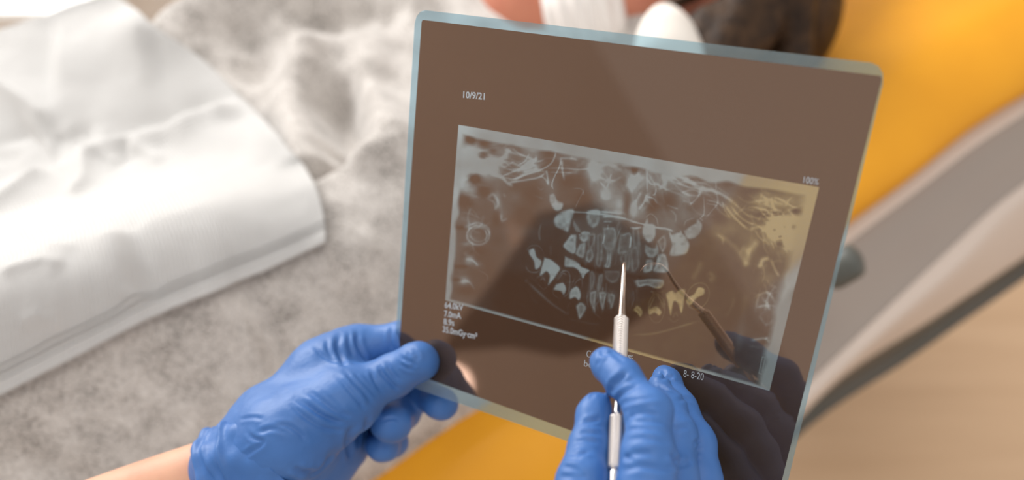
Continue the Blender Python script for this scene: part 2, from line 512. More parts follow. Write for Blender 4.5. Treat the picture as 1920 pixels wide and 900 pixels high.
# white shell: lip, hollow grey channel, bulging outer wall, lower edge, underside
s_lip = shift(c_seam, -0.012, 0.010, 0.008)
s_lip2 = rail([(2320, 20), (2060, 125), (1860, 240), (1720, 345), (1455, 555), (1210, 850), (940, 1150), (620, 1400)], 0.800)
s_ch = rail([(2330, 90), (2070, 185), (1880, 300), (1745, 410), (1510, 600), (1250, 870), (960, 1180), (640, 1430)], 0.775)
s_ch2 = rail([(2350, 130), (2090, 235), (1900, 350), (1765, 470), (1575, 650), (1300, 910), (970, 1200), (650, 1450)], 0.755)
s_out = rail([(2370, 160), (2110, 270), (1920, 390), (1790, 515), (1590, 690), (1320, 950), (980, 1230), (660, 1480)], 0.735)
s_low = rail([(2380, 230), (2120, 350), (1920, 480), (1760, 590), (1545, 735), (1310, 990), (980, 1260), (660, 1510)], 0.640)
s_in = shift(s_low, -0.05, 0.05, 0.0)
s_back = shift(c_in, -0.02, 0.02, -0.05)
# the grey channel is a strip of its own
loft('outer_shell', [s_ch2, s_out, s_low, shift(s_low, -0.012, 0.012, -0.006), s_in, shift(s_ch2, -0.05, 0.05, 0)], 50, 40, M_shell, chair)
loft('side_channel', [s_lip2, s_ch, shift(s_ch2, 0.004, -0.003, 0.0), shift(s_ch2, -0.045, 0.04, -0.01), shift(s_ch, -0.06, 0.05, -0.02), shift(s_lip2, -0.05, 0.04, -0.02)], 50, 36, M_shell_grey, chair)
loft('shell_lip', [s_lip, shift(s_lip2, 0, 0, 0.004), shift(s_lip2, 0.005, -0.004, -0.008), shift(s_lip2, -0.02, 0.016, -0.018), shift(s_lip, -0.02, 0.016, -0.018)], 50, 30, M_shell, chair)
u0 = shift(s_low, -0.018, 0.018, 0.004)
u1 = shift(s_low, -0.020, 0.020, -0.12)
loft('underframe', [u0, shift(u1, 0, 0, 0.02), u1, shift(u1, -0.16, 0.16, 0), shift(u0, -0.16, 0.16, 0)], 40, 30, M_under, chair)
# pedestal and base plate
pc = on_z(1250, 420, 0.3)
def lathe(name, prof, centre, mat, parent, n=40, axis=None):
    """turned body: prof = [(radius, height along axis)]"""
    ax = np.array([0, 0, 1.0]) if axis is None else np.asarray(axis, float) / np.linalg.norm(axis)
    e1 = np.cross(ax, [0, 0, 1.0] if abs(ax[2]) < 0.9 else [1.0, 0, 0]); e1 /= np.linalg.norm(e1); e2 = np.cross(ax, e1)
    th = np.linspace(0, 2 * math.pi, n, endpoint=False)
    V = [np.asarray(centre) + ax * h + r * (math.cos(t) * e1 + math.sin(t) * e2) for r, h in prof for t in th]
    Q = [tuple(q) for q in grid_quads(len(prof), n, wrap_v=True)]
    Q.append(tuple(range(n))[::-1]); Q.append(tuple((len(prof) - 1) * n + k for k in range(n)))
    o = mesh_obj(name, V, Q, mat, parent)
    bm = bmesh.new(); bm.from_mesh(o.data); bmesh.ops.recalc_face_normals(bm, faces=bm.faces); bm.to_mesh(o.data); bm.free()
    return o
lathe('pedestal', [(0.30, 0.0), (0.30, 0.03), (0.28, 0.05), (0.14, 0.07), (0.12, 0.20), (0.12, 0.60), (0.16, 0.69)], (pc[0] - 0.1, pc[1] + 0.12, 0.0), M_under, chair)
# grey adjusting knob standing out of the channel
kc = P(1585, 498, 0.84)
lathe('adjusting_knob', [(0.006, -0.06), (0.008, -0.02), (0.015, -0.018), (0.017, -0.012), (0.017, 0.008), (0.015, 0.013), (0.008, 0.016)], kc, M_knob, chair, 28, axis=RX * 0.75 + UP * 0.35 - FW * 0.55)

# ================================================================== patient
ZB = 0.93
def flat(px, z=ZB): return [on_z(u, v, z)[:2] for u, v in px]
NEAR = flat([(1700, -120), (1490, 60), (1400, 320), (1270, 510), (1090, 630), (860, 752), (640, 900), (300, 1120), (-100, 1350)], 0.90)
def side_of(X, Y, pts):
    """signed distance to an open line: positive on the patient's side (up and left in the photo)"""
    d, _ = seg_dist(X, Y, pts)
    pts = np.array(pts); best = np.full(X.shape, 1e9); sg = np.ones(X.shape)
    for i in range(len(pts) - 1):
        a, b = pts[i], pts[i + 1]; e = b - a
        h = np.clip(((X - a[0]) * e[0] + (Y - a[1]) * e[1]) / (e @ e), 0, 1)
        q = np.hypot(X - a[0] - h * e[0], Y - a[1] - h * e[1])
        c = e[0] * (Y - a[1]) - e[1] * (X - a[0])
        m = q < best - 1e-9; best = np.where(m, q, best); sg = np.where(m, np.sign(c), sg)
    return -sg * d

FAR = flat([(350, -330), (325, -60), (300, -5), (235, 25), (150, 45), (0, 95), (-300, 190), (-700, 330)][::-1], 0.94)
def ridge(X, Y, px, z, width, height, sharp=False):
    pts = flat(px, z); d, run = seg_dist(X, Y, pts)
    env = np.clip(np.minimum(run, 1 - run) * 4, 0, 1); env = env * env * (3 - 2 * env)
    env = 0.12 + 0.88 * env
    return height * env * (np.exp(-np.abs(d) / width) if sharp else np.exp(-(d / width) ** 2))

FLEECE_FOLDS = [
    # (photo run, z, width, height)
    ([(470, -40), (420, 10), (360, 62), (325, 100), (400, 150)], 0.95, 0.030, 0.0270),
    ([(330, -60), (365, 10), (400, 30)], 0.93, 0.032, -0.0743),
    ([(600, 60), (590, 120), (560, 230), (600, 340), (640, 430)], 0.95, 0.026, 0.0297),
    ([(690, 60), (700, 200), (745, 330), (770, 400)], 0.95, 0.024, 0.0243),
    ([(640, 170), (660, 260), (690, 340), (650, 415)], 0.93, 0.022, -0.0351),
    ([(560, 40), (640, 60), (720, 50), (790, 70)], 0.93, 0.028, -0.0297),
    ([(450, 10), (560, 0), (700, 5), (860, 15)], 0.95, 0.022, 0.0243),
    ([(780, 300), (800, 380), (740, 400), (680, 425)], 0.95, 0.016, 0.0216),
    ([(730, 345), (720, 380), (640, 440), (560, 470)], 0.93, 0.011, -0.0216),
    ([(470, 60), (500, 130), (490, 210)], 0.93, 0.022, -0.0162),
    ([(430, 545), (455, 600), (480, 680), (490, 720)], 1.0, 0.012, 0.0081),
    ([(455, 535), (490, 620), (520, 700)], 1.0, 0.012, -0.0081),
    ([(-60, 815), (40, 838), (150, 868), (230, 872), (330, 850)], 1.02, 0.009, -0.0108),
    ([(600, 540), (680, 520), (740, 470)], 0.98, 0.02, 0.0081),
    ([(900, 200), (950, 300), (920, 420)], 0.95, 0.03, 0.0270),
    ([(1050, 120), (1100, 240), (1060, 380)], 0.95, 0.03, 0.0270),
]
ARM = flat([(-420, 860), (-100, 720), (150, 610), (420, 490), (640, 395), (860, 300), (1050, 220)], 1.00)
ARM_Z = np.array([0.135, 0.13, 0.120, 0.095, 0.070, 0.06, 0.045])
def fleece_z(X, Y, drop=True):
    X = np.asarray(X, float); Y = np.asarray(Y, float)
    s = side_of(X, Y, NEAR)
    z = 0.78 + (ZB - 0.78) * (1 / (1 + np.exp(-(s - 0.005) / 0.020)))
    z = z + 0.03 * (1 - np.exp(-np.maximum(s, 0) / 0.25))
    far = side_of(X, Y, FAR)
    if drop: z = 0.60 + (z - 0.60) / (1 + np.exp(np.clip(-far / 0.014, -50, 50)))
    d, run = seg_dist(X, Y, ARM)
    hh = np.interp(run, np.linspace(0, 1, len(ARM_Z)), ARM_Z)
    z = z + hh * np.exp(-(d / 0.105) ** 2) * (1 / (1 + np.exp(-(s - 0.01) / 0.018)))
    for px, zz, w, h in FLEECE_FOLDS: z = z + ridge(X, Y, px, zz, w, h)
    z = z + 0.0035 * vnoise(X, Y, 0 * X, 22, 3) + 0.0012 * vnoise(X, Y, 0 * X, 75, 4)
    return z

def on_fleece(u, v, lift=0.0):
    """march along the sight line until it meets the cloth"""
    r = ray(u, v)[None, :] if np.isscalar(u) else np.stack([ray(a, b) for a, b in zip(u, v)])
    t0 = (1.13 - CAMZ) / r[:, 2]; t1 = (0.74 - CAMZ) / r[:, 2]
    T = t0[:, None] + (t1 - t0)[:, None] * np.linspace(0, 1, 90)[None, :]
    Pt = C0 + T[:, :, None] * r[:, None, :]
    gap = Pt[:, :, 2] - (fleece_z(Pt[:, :, 0], Pt[:, :, 1], False) + lift)
    k = np.argmax(gap < 0, axis=1); k = np.maximum(k, 1)
    i = np.arange(len(k)); a, b = gap[i, k - 1], gap[i, k]
    t = T[i, k - 1] + (T[i, k] - T[i, k - 1]) * a / np.where(a - b == 0, 1, a - b)
    return C0 + t[:, None] * r

pat = empty('person', on_z(800, 300, 0.80))
tag(pat, 'person in a grey fleece top lying back in the yellow dental chair', 'person')
nu, nv = 300, 230
gu = np.linspace(-520, 1560, nu); gv = np.linspace(-330, 1250, nv)
U, Vv = np.meshgrid(gu, gv, indexing='ij')
XY = np.array([on_z(a, b, 0.95)[:2] for a, b in zip(U.ravel(), Vv.ravel())])
Z = fleece_z(XY[:, 0], XY[:, 1])
top = np.column_stack([XY, Z])
topo = fast_mesh('fleece_top', top, grid_quads(nu, nv)[:, ::-1], M_fleece, pat)
# give the cloth body down to the cushion
bm = bmesh.new(); bm.from_mesh(topo.data)
bmesh.ops.delete(bm, geom=[v for v in bm.verts if v.co.z < 0.812], context='VERTS')
edge = [e for e in bm.edges if e.is_boundary]
ret = bmesh.ops.extrude_edge_only(bm, edges=edge)
for v in [g for g in ret['geom'] if isinstance(g, bmesh.types.BMVert)]: v.co.z = min(v.co.z, 0.79) - 0.002
bm.to_mesh(topo.data); bm.free()
topo.data.polygons.foreach_set('use_smooth', [True] * len(topo.data.polygons))

# head: lies on its back, crown towards the right of the photo, one ear towards the lens
HC = P(1345, -25, 0.97)
hk = np.array([0.97, 0.15, 0.12]); hk /= np.linalg.norm(hk)           # chin to crown
hf = np.array([-0.12, 0.42, 0.90]); hf -= hk * (hf @ hk); hf /= np.linalg.norm(hf)   # face
hs = np.cross(hf, hk)                                                    # side
if hs @ (C0 - HC) < 0: hs = -hs
def H3(k, f_, s): return HC + hk * k + hf * f_ + hs * s
hd = Body(0.0030)
hd.group([[(H3(0.035, -0.018, 0), 0.083), (H3(0.02, 0.012, 0), 0.078)],
          [(H3(-0.03, 0.02, 0), 0.066), (H3(-0.075, 0.045, 0), 0.036)],
          [(H3(-0.03, 0.0, 0.045), 0.030), (H3(-0.080, 0.045, 0.018), 0.026)],
          [(H3(-0.03, 0.0, -0.045), 0.030), (H3(-0.080, 0.045, -0.018), 0.026)]], 0.02, 0)
hd.group([[(H3(0.005, 0.085, 0), 0.006), (H3(-0.030, 0.106, 0), 0.011)],
          [(H3(-0.030, 0.092, 0.014), 0.008), (H3(-0.030, 0.092, -0.014), 0.008)],
          [(H3(-0.056, 0.084, 0.020), 0.006), (H3(-0.056, 0.090, 0), 0.008)],
          [(H3(-0.056, 0.084, -0.020), 0.006), (H3(-0.056, 0.090, 0), 0.008)]], 0.008, 0.008)
for sd in (1, -1):
    hd.group([[(H3(0.005, 0.074, 0.030 * sd), 0.012), (H3(0.005, 0.073, 0.036 * sd), 0.011)]], 0.004, 0.004)      # eyelids
    hd.group([[(H3(0.02, -0.012, 0.074 * sd), 0.008), (H3(0.012, -0.030, 0.080 * sd), 0.006)],
              [(H3(0.012, -0.030, 0.080 * sd), 0.006), (H3(-0.025, -0.012, 0.074 * sd), 0.007)]], 0.006, 0.006)      # ear
neck0 = H3(-0.055, -0.020, 0.0); neck1 = P(1005, 25, 0.955); neck2 = P(925, 60, 1.02)
hd.group([[(neck0, 0.056), (neck1, 0.056)], [(neck1, 0.056), (neck2, 0.066)]], 0.02, 0.012)
hv, hq = hd.build(); hv = relax(hv, hq, 2)
bodyo = fast_mesh('head_and_neck', hv, hq, M_skin_red, pat)
hr = Body(0.0036)
strands = [[(H3(0.045, -0.026, 0), 0.092), (H3(0.030, -0.012, 0), 0.087)],
           [(H3(0.075, 0.030, 0), 0.055), (H3(0.06, 0.05, 0), 0.040)]]
for k in range(15):
    a = k / 14 * math.pi - math.pi / 2
    strands.append([(H3(0.10 * math.cos(a * 0.4), 0.05, 0.078 * math.sin(a)), 0.016),
                    (H3(0.06, -0.06, 0.098 * math.sin(a)), 0.020), (H3(-0.01, -0.095, 0.10 * math.sin(a)), 0.022),
                    (H3(-0.05, -0.10, 0.085 * math.sin(a)), 0.014)])
for k in range(9):
    strands.append([(P(1480 - 8 * k, -40 + 14 * k, 0.905), 0.020), (P(1400 - 8 * k, 10 + 14 * k, 0.89), 0.017), (P(1325 - 6 * k, 40 + 16 * k, 0.895), 0.014), (P(1265 - 6 * k, 70 + 18 * k, 0.91), 0.010)])
for k in range(4):
    strands.append([(P(1330 - 10 * k, -40, 0.90), 0.012), (P(1270 - 14 * k, -8 + 3 * k, 0.898), 0.010), (P(1225 - 14 * k, 12 + 5 * k, 0.90), 0.009), (P(1190 - 8 * k, 48 + 6 * k, 0.91), 0.007)])
hr.group(strands, 0.004, 0)
def hair_cut(F, ax):
    X, Y, Z = np.meshgrid(*ax, indexing='ij')
    d = np.stack([X - HC[0], Y - HC[1], Z - HC[2]], -1)
    k, f_ = d @ hk, d @ hf
    face = (0.048 - f_) * 0.9 + 0.25 * (k - 0.055)      # keeps the face free
    jaw = (k + 0.085)
    cut = -np.minimum(np.maximum(face, (k - 0.06)), jaw)
    return np.maximum(F, cut.astype(np.float32))
rv, rq = hr.build(hair_cut); rv = relax(rv, rq, 2)
fast_mesh('hair', rv, rq, M_hair, pat)
# white mask pulled under the chin, white pad over the ear
mk = Body(0.0026)
m0, m1, m2_ = P(1100, -30, 0.935), P(1084, 25, 0.915), P(1090, 85, 0.925)
mk.group([[(m0, 0.034), (m1, 0.036), (m2_, 0.030)], [(P(1140, -10, 0.935), 0.020), (P(1135, 60, 0.925), 0.020)]], 0.015, 0)
mv, mq = mk.build(); mv = relax(mv, mq, 2)
mv = mv + vert_normals(mv, mq) * (0.0022 * np.sin(mv @ (hk * 420)))[:, None]
fast_mesh('face_mask', mv, mq, M_white_cloth, pat)
ep = Body(0.0024)
ep.group([[(P(1245, 40, 0.885), 0.014), (P(1248, 62, 0.882), 0.024)], [(P(1248, 62, 0.882), 0.024), (P(1252, 95, 0.885), 0.032)], [(P(1252, 95, 0.885), 0.032), (P(1275, 150, 0.89), 0.032)]], 0.01, 0)
ev, eq = ep.build(); ev = relax(ev, eq, 2)
fast_mesh('ear_pad', ev, eq, M_white_foam, pat)

# ================================================================== paper bib
def coons(bottom, right, top_, left, nu, nv):
    """bottom: left>right, top_: left>right, left/right: bottom>top"""
    b, t, l, r = catmull(bottom, nu), catmull(top_, nu), catmull(left, nv), catmull(right, nv)
    s = np.linspace(0, 1, nu)[:, None, None]; q = np.linspace(0, 1, nv)[None, :, None]
    return ((1 - q) * b[:, None] + q * t[:, None] + (1 - s) * l[None] + s * r[None]
            - ((1 - s) * (1 - q) * b[0] + s * (1 - q) * b[-1] + (1 - s) * q * t[0] + s * q * t[-1]))
BN, BM = 230, 260
bib_px = coons([(-280, 890), (-120, 803), (0, 745), (150, 668), (290, 596), (430, 538), (530, 495), (611, 455)],
               [(611, 455), (606, 395), (585, 335), (540, 275), (450, 180), (380, 112), (290, 50), (225, -2), (205, -14)],
               [(-280, 140), (-130, 96), (0, 55), (100, 22), (205, -14)],
               [(-280, 890), (-280, 500), (-280, 140)], BN, BM)
BIB_FOLDS = [
    # (photo run, width, height, sharp)
    ([(-60, 130), (0, 166), (60, 205), (112, 242)], 0.014, 0.0135, True),
    ([(112, 242), (170, 258), (240, 250), (340, 225), (440, 182)], 0.016, -0.0189, True),
    ([(130, 262), (200, 268), (300, 262), (400, 225), (470, 215)], 0.016, 0.0162, False),
    ([(-60, 320), (20, 290), (85, 262)], 0.030, -0.0162, False),
    ([(112, 244), (100, 280), (94, 312)], 0.007, -0.0095, True),
    ([(94, 312), (40, 360), (-60, 430)], 0.014, 0.0135, True),
    ([(176, 278), (170, 310), (165, 350), (140, 380)], 0.009, 0.0135, True),
    ([(180, 285), (210, 305), (232, 312)], 0.007, 0.0081, True),
    ([(242, 270), (240, 295), (236, 318)], 0.006, -0.0081, True),
    ([(245, 280), (290, 300), (310, 310)], 0.008, 0.0081, True),
    ([(310, 262), (400, 258), (480, 270), (540, 282)], 0.024, 0.0095, False),
    ([(240, 390), (262, 480), (290, 580)], 0.010, -0.0054, False),
    ([(215, 420), (235, 500), (260, 590)], 0.012, 0.0054, False),
    ([(0, 520), (40, 500), (90, 490), (130, 505)], 0.006, 0.0054, True),
    ([(40, 430), (90, 455), (150, 470)], 0.006, 0.0041, True),
    ([(40, 620), (80, 600), (130, 620)], 0.006, 0.0041, True),
    ([(300, 60), (200, 110), (90, 130)], 0.05, 0.0135, False),
]
bu, bv_ = bib_px[:, :, 0].ravel(), bib_px[:, :, 1].ravel()
# lay it on the cloth: wide folds of the cloth only faintly show through
Zs = 1.0
cn, cm = 70, 78
cpx = np.stack([np.interp(np.linspace(0, 1, cn), np.linspace(0, 1, BN), np.arange(BN)), ], 0)[0].round().astype(int)
cpy = np.linspace(0, BM - 1, cm).round().astype(int)
cc = bib_px[np.ix_(cpx, cpy)]
bp3 = on_fleece(cc[..., 0].ravel(), cc[..., 1].ravel(), 0.010).reshape(cn, cm, 3)
def resample(A):
    B = np.stack([np.interp(np.arange(BN), cpx, A[:, j]) for j in range(cm)], 1)
    return np.stack([np.interp(np.arange(BM), cpy, B[i]) for i in range(BN)], 0)
dep = (bp3 - C0) @ FW
for _ in range(8):
    dp = np.pad(dep, 1, mode='edge'); dep = (dp[1:-1, 1:-1] * 4 + dp[:-2, 1:-1] + dp[2:, 1:-1] + dp[1:-1, :-2] + dp[1:-1, 2:]) / 8
dep = resample(dep) - 0.002
bp3 = C0 + dep[..., None] * np.stack([ray(a, b) for a, b in zip(bu, bv_)]).reshape(BN, BM, 3)
bx, by, bz = bp3[..., 0], bp3[..., 1], bp3[..., 2]
def blur(A, it):
    for _ in range(it):
        B = np.pad(A, 1, mode='edge'); A = (B[1:-1, 1:-1] * 4 + B[:-2, 1:-1] + B[2:, 1:-1] + B[1:-1, :-2] + B[1:-1, 2:]) / 8
    return A
bz = np.maximum(blur(bz, 60), bz - 0.004)
for px, w, h, sh in BIB_FOLDS:
    pts = [on_fleece(u, v, 0.01)[0][:2] for u, v in px]
    d, run = seg_dist(bx, by, pts)
    env = np.clip(np.minimum(run, 1 - run) * 5, 0, 1); env = 0.1 + 0.9 * env * env * (3 - 2 * env)
    bz = bz + h * env * (np.exp(-d / w) if sh else np.exp(-(d / w) ** 2))
bz = np.maximum(blur(bz, 2), fleece_z(bx, by, False) + 0.0035); bz = blur(bz, 3)
bz = bz + 0.0005 * vnoise(bx, by, 0 * bx, 60, 9)
bib = empty('paper_bib', on_fleece(300, 350, 0.0)[0])
tag(bib, 'white ribbed paper bib spread over the grey fleece top', 'paper bib')
sheet_v = np.column_stack([bx.ravel(), by.ravel(), bz.ravel()])
def solid_sheet(name, top, nu, nv, th, mat, parent, uv=None):
    V = np.vstack([top, top - np.array([0, 0, th])]); n = nu * nv
    q = grid_quads(nu, nv); Q = [q, q[:, ::-1] + n]
    ring = [k * nv for k in range(nu)] + [(nu - 1) * nv + k for k in range(1, nv)] + [k * nv + nv - 1 for k in range(nu - 2, -1, -1)] + [k for k in range(nv - 2, 0, -1)]
    ring = np.array(ring); nx = np.roll(ring, -1)
    Q.append(np.stack([ring, ring + n, nx + n, nx], 1))
    Q = np.vstack(Q)
    o = fast_mesh(name, V, Q, mat, parent)
    if uv is not None:
        layer = o.data.uv_layers.new(name='UVMap')
        idx = np.empty(len(o.data.loops), np.int32); o.data.loops.foreach_get('vertex_index', idx)
        layer.data.foreach_set('uv', np.vstack([uv, uv])[idx].astype(np.float32).ravel())
    return o
suv = np.stack(np.meshgrid(np.linspace(0, 1, BN), np.linspace(0, 1, BM), indexing='ij'), -1).reshape(-1, 2)
solid_sheet('bib_sheet', sheet_v, BN, BM, 0.0006, M_paper, bib, suv)
# doubled hem along the lower edge, with its raised seams
def hem(q0, q1, lift, name, n=200):
    rows = []
    for q in np.linspace(q0, q1, 7):
        f = q * (BM - 1); j = int(f); f -= j
        x = (bx[:, j] * (1 - f) + bx[:, j + 1] * f); y = (by[:, j] * (1 - f) + by[:, j + 1] * f); z = (bz[:, j] * (1 - f) + bz[:, j + 1] * f)
        rows.append(np.column_stack([x, y, z + lift]))
    R = np.stack(rows, 1).reshape(-1, 3)
    uvv = np.stack(np.meshgrid(np.linspace(0, 1, BN), np.linspace(0, 0.03, 7), indexing='ij'), -1).reshape(-1, 2)
    solid_sheet(name, R, BN, 7, lift * 0.9, M_paper, bib, uvv)
hem(0.001, 0.046, 0.0009, 'bib_hem')
hem(0.062, 0.070, 0.0007, 'hem_seam')
hem(0.084, 0.090, 0.0006, 'hem_seam')

# ================================================================== white cabinet beyond the patient
cb = on_z(-60, -90, 0.70)
cabinet = empty('cabinet', (cb[0], cb[1] + 0.3, 0.0))
tag(cabinet, 'white cabinet with a bright worktop beyond the paper bib', 'cabinet')
def box(name, lo, hi, mat, parent, bev=0.004):
    bm = bmesh.new(); bmesh.ops.create_cube(bm, size=1)
    for v in bm.verts:
        v.co = Vector([lo[i] + (v.co[i] + 0.5) * (hi[i] - lo[i]) for i in range(3)])
    bmesh.ops.bevel(bm, geom=bm.edges[:], offset=bev, segments=2, affect='EDGES')
    me = bpy.data.meshes.new(name); bm.to_mesh(me); bm.free(); me.materials.append(mat)
    o = bpy.data.objects.new(name, me); COL.objects.link(o); o.parent = parent; o.matrix_parent_inverse = parent.matrix_world.inverted()
    return o
cy = on_z(60, 10, 0.72)[1]; cx1 = on_z(215, 0, 0.72)[0]
box('worktop', (cx1 - 1.1, cy - 0.02, 0.69), (cx1, cy + 0.5, 0.72), M_white_cab, cabinet)
box('body', (cx1 - 1.08, cy + 0.0, 0.0), (cx1 - 0.02, cy + 0.48, 0.69), M_white_cab, cabinet)
for k in range(2):
    x0 = cx1 - 1.07 + k * 0.53
    d_ = box('door', (x0, cy - 0.014, 0.06), (x0 + 0.51, cy - 0.002, 0.67), M_white_cab, cabinet, 0.002)
    box('handle', (x0 + 0.20, cy - 0.03, 0.61), (x0 + 0.31, cy - 0.014, 0.62), M_steel, d_, 0.002)

# ================================================================== X-ray film
def film_pose():
    q = np.array([[779, 17], [1664, 121], [1462, 966], [737, 713]], float) - (PPX, PPY)
    A = []
    for (X, Y), (u, v) in zip([(0, 0), (1, 0), (1, 1), (0, 1)], q):
        A.append([X, Y, 1, 0, 0, 0, -u * X, -u * Y, -u]); A.append([0, 0, 0, X, Y, 1, -v * X, -v * Y, -v])
    Hm = np.linalg.svd(np.array(A))[2][-1].reshape(3, 3)
    K = np.diag([1 / FPX, 1 / FPX, 1]); a, b, t = (K @ Hm).T
    s = np.sign(t[2]) * 0.25 / np.linalg.norm(a)
    return a * s, b * s, t * s, Hm
fa, fb, ft, FH = film_pose()
def cam2world(p): return p[..., :1] * RX - p[..., 1:2] * UP + p[..., 2:3] * FW
FA, FB, FT = cam2world(fa), cam2world(fb), C0 + cam2world(ft)
FN = np.cross(FA, FB); FN /= np.linalg.norm(FN)
if FN @ (C0 - FT) < 0: FN = -FN
FW_, FH_ = np.linalg.norm(FA), np.linalg.norm(FB)
BOW = 0.0
def bow(s, t): return BOW * (1 - (2 * t - 1) ** 2)
def film(s, t, off=0.0):
    s = np.asarray(s, float); t = np.asarray(t, float)
    return FT + s[..., None] * FA + t[..., None] * FB + (off + bow(s, t))[..., None] * FN
FHi = np.linalg.inv(FH)
def px2film(u, v):
    q = FHi @ np.array([u - PPX, v - PPY, 1.0]); return q[0] / q[2], q[1] / q[2]
def film2px(s, t):
    s = np.asarray(s, float); t = np.asarray(t, float)
    q = FH @ np.stack([s.ravel(), t.ravel(), np.ones(s.size)])
    return (q[0] / q[2] + PPX).reshape(s.shape), (q[1] / q[2] + PPY).reshape(s.shape)
def film_depth(u, v):
    r = ray(u, v); return (FN @ (FT - C0)) / (FN @ r)

xf = empty('xray_film', film(0.5, 0.5))
tag(xf, 'dental panoramic X-ray film with clear blue border held by two gloved hands', 'X-ray film')

def rounded(s0, t0, s1, t1, r, n=5, cut=False):
    """outline of a sheet in film units; r in metres; cut = clipped corners instead of round"""
    rs, rt = r / FW_, r / FH_; out = []
    for (cx, cy, a0) in ((s0 + rs, t0 + rt, 180), (s1 - rs, t0 + rt, 270), (s1 - rs, t1 - rt, 0), (s0 + rs, t1 - rt, 90)):
        for k in range(n + 1):
            a = math.radians(a0 + 90 * k / n)
            c, q = math.cos(a), math.sin(a)
            if cut: p_ = 0.62; nrm = (abs(c) ** (1 / p_) + abs(q) ** (1 / p_)) ** p_ if False else 1.0; c, q = c / nrm, q / nrm
            out.append((cx + rs * c, cy + rt * q))
    return out
def slab(name, outline, front, back, mat, parent):
    o2 = np.array(outline); n = len(o2)
    # split long edges so that the sheet can bow
    V = list(film(o2[:, 0], o2[:, 1], front)) + list(film(o2[:, 0], o2[:, 1], back))
    F = [tuple(range(n)), tuple(range(2 * n - 1, n - 1, -1))] + [(k, (k + 1) % n, n + (k + 1) % n, n + k) for k in range(n)]
    o = mesh_obj(name, V, F, mat, parent, smooth=False)
    bm = bmesh.new(); bm.from_mesh(o.data); bmesh.ops.recalc_face_normals(bm, faces=bm.faces); bm.to_mesh(o.data); bm.free()
    return o
slab('film_base', rounded(0, 0, 1, 1, 0.0068, 3), 0.0, -0.0002, M_film, xf)

# ---- the picture on the film, drawn on a canvas that covers the printed field (photo pixels 800..1580 x 200..780)
CX0, CY0, CW, CHh = 800, 200, 780, 590
yy, xx = np.mgrid[CY0:CY0 + CHh, CX0:CX0 + CW].astype(np.float32)
L = np.zeros((CHh, CW), np.float32)
def c1(p): return [(820 + x / 4.5, 220 + y / 4.5) for x, y in p]
def c2(p): return [(1180 + x / 4.5, 250 + y / 4.5) for x, y in p]
def c3(p): return [(820 + x / 4.5, 400 + y / 4.5) for x, y in p]
def c4(p): return [(1160 + x / 2.8125, 420 + y / 2.8125) for x, y in p]
def win(x0, y0, x1, y1):
    a = slice(max(0, int(y0) - CY0), max(0, int(y1) - CY0)); b = slice(max(0, int(x0) - CX0), max(0, int(x1) - CX0))
    return a, b
def blob(x, y, rx, ry, val, rot=0.0):
    w = win(x - 3 * max(rx, ry), y - 3 * max(rx, ry), x + 3 * max(rx, ry), y + 3 * max(rx, ry))
    X, Y = xx[w] - x, yy[w] - y; c, s = math.cos(rot), math.sin(rot)
    L[w] += val * np.exp(-(((X * c + Y * s) / rx) ** 2 + ((-X * s + Y * c) / ry) ** 2))
def stroke(pts, width, val, n=40, fade=True):
    p = catmull(pts, n); m = 4 * width + 4
    w = win(p[:, 0].min() - m, p[:, 1].min() - m, p[:, 0].max() + m, p[:, 1].max() + m)
    d, run = seg_dist(xx[w], yy[w], p)
    e = np.clip(np.minimum(run, 1 - run) * 6, 0.0, 1) if fade else 1.0
    L[w] += val * e * np.exp(-(d / width) ** 2)
def inside(X, Y, P_):
    r = np.zeros(X.shape, bool); n = len(P_)
    for i in range(n):
        (x0, y0), (x1, y1) = P_[i], P_[(i + 1) % n]
        if y0 == y1: continue
        r ^= ((Y < y0) != (Y < y1)) & (X < (x1 - x0) * (Y - y0) / (y1 - y0) + x0)
    return r
def poly(pts, val, soft=1.6, core=0.0, rim=0.0):
    """soft-edged tooth; core darkens its middle, rim brightens its edge"""
    val = val * (1.38 if val < 0.4 else 1.08)
    rim = rim + (0.08 if val < 0.55 else 0.0)
    pts = catmull(list(pts) + [pts[0]], 6 * len(pts))
    w = win(pts[:, 0].min() - 10, pts[:, 1].min() - 10, pts[:, 0].max() + 10, pts[:, 1].max() + 10)
    X, Y = xx[w], yy[w]
    d, _ = seg_dist(X, Y, pts); sd = np.where(inside(X, Y, pts), d, -d)
    a = 1 / (1 + np.exp(-sd / soft * 2))
    v = val * (1 - core * np.clip((sd - 3) / 5, 0, 1)) * (1.0 + 0.16 * vnoise(X, Y, 0 * X, 0.14, 77)) + rim * np.exp(-((sd - 2) / 2) ** 2)
    L[w] = L[w] * (1 - a) + np.maximum(v, L[w] * 0.3) * a
def ring(x, y, rx, ry, width, val, rot=0.0, gap=None):
    a = np.linspace(0, 2 * math.pi, 40)
    c, s = math.cos(rot), math.sin(rot)
    pts = [(x + rx * math.cos(t) * c - ry * math.sin(t) * s, y + rx * math.cos(t) * s + ry * math.sin(t) * c) for t in a]
    stroke(pts, width, val, 60, False)
def n2(scale, seed): return vnoise(xx, yy, 0 * xx, scale, seed).astype(np.float32)

S_, T_ = np.zeros_like(xx), np.zeros_like(xx)
q = FHi @ np.stack([xx.ravel() - PPX, yy.ravel() - PPY, np.ones(xx.size)])
S_, T_ = (q[0] / q[2]).reshape(xx.shape), (q[1] / q[2]).reshape(xx.shape)
pc_ = [px2film(*p) for p in ((860, 234), (1536, 351), (1443, 733), (835, 563))]
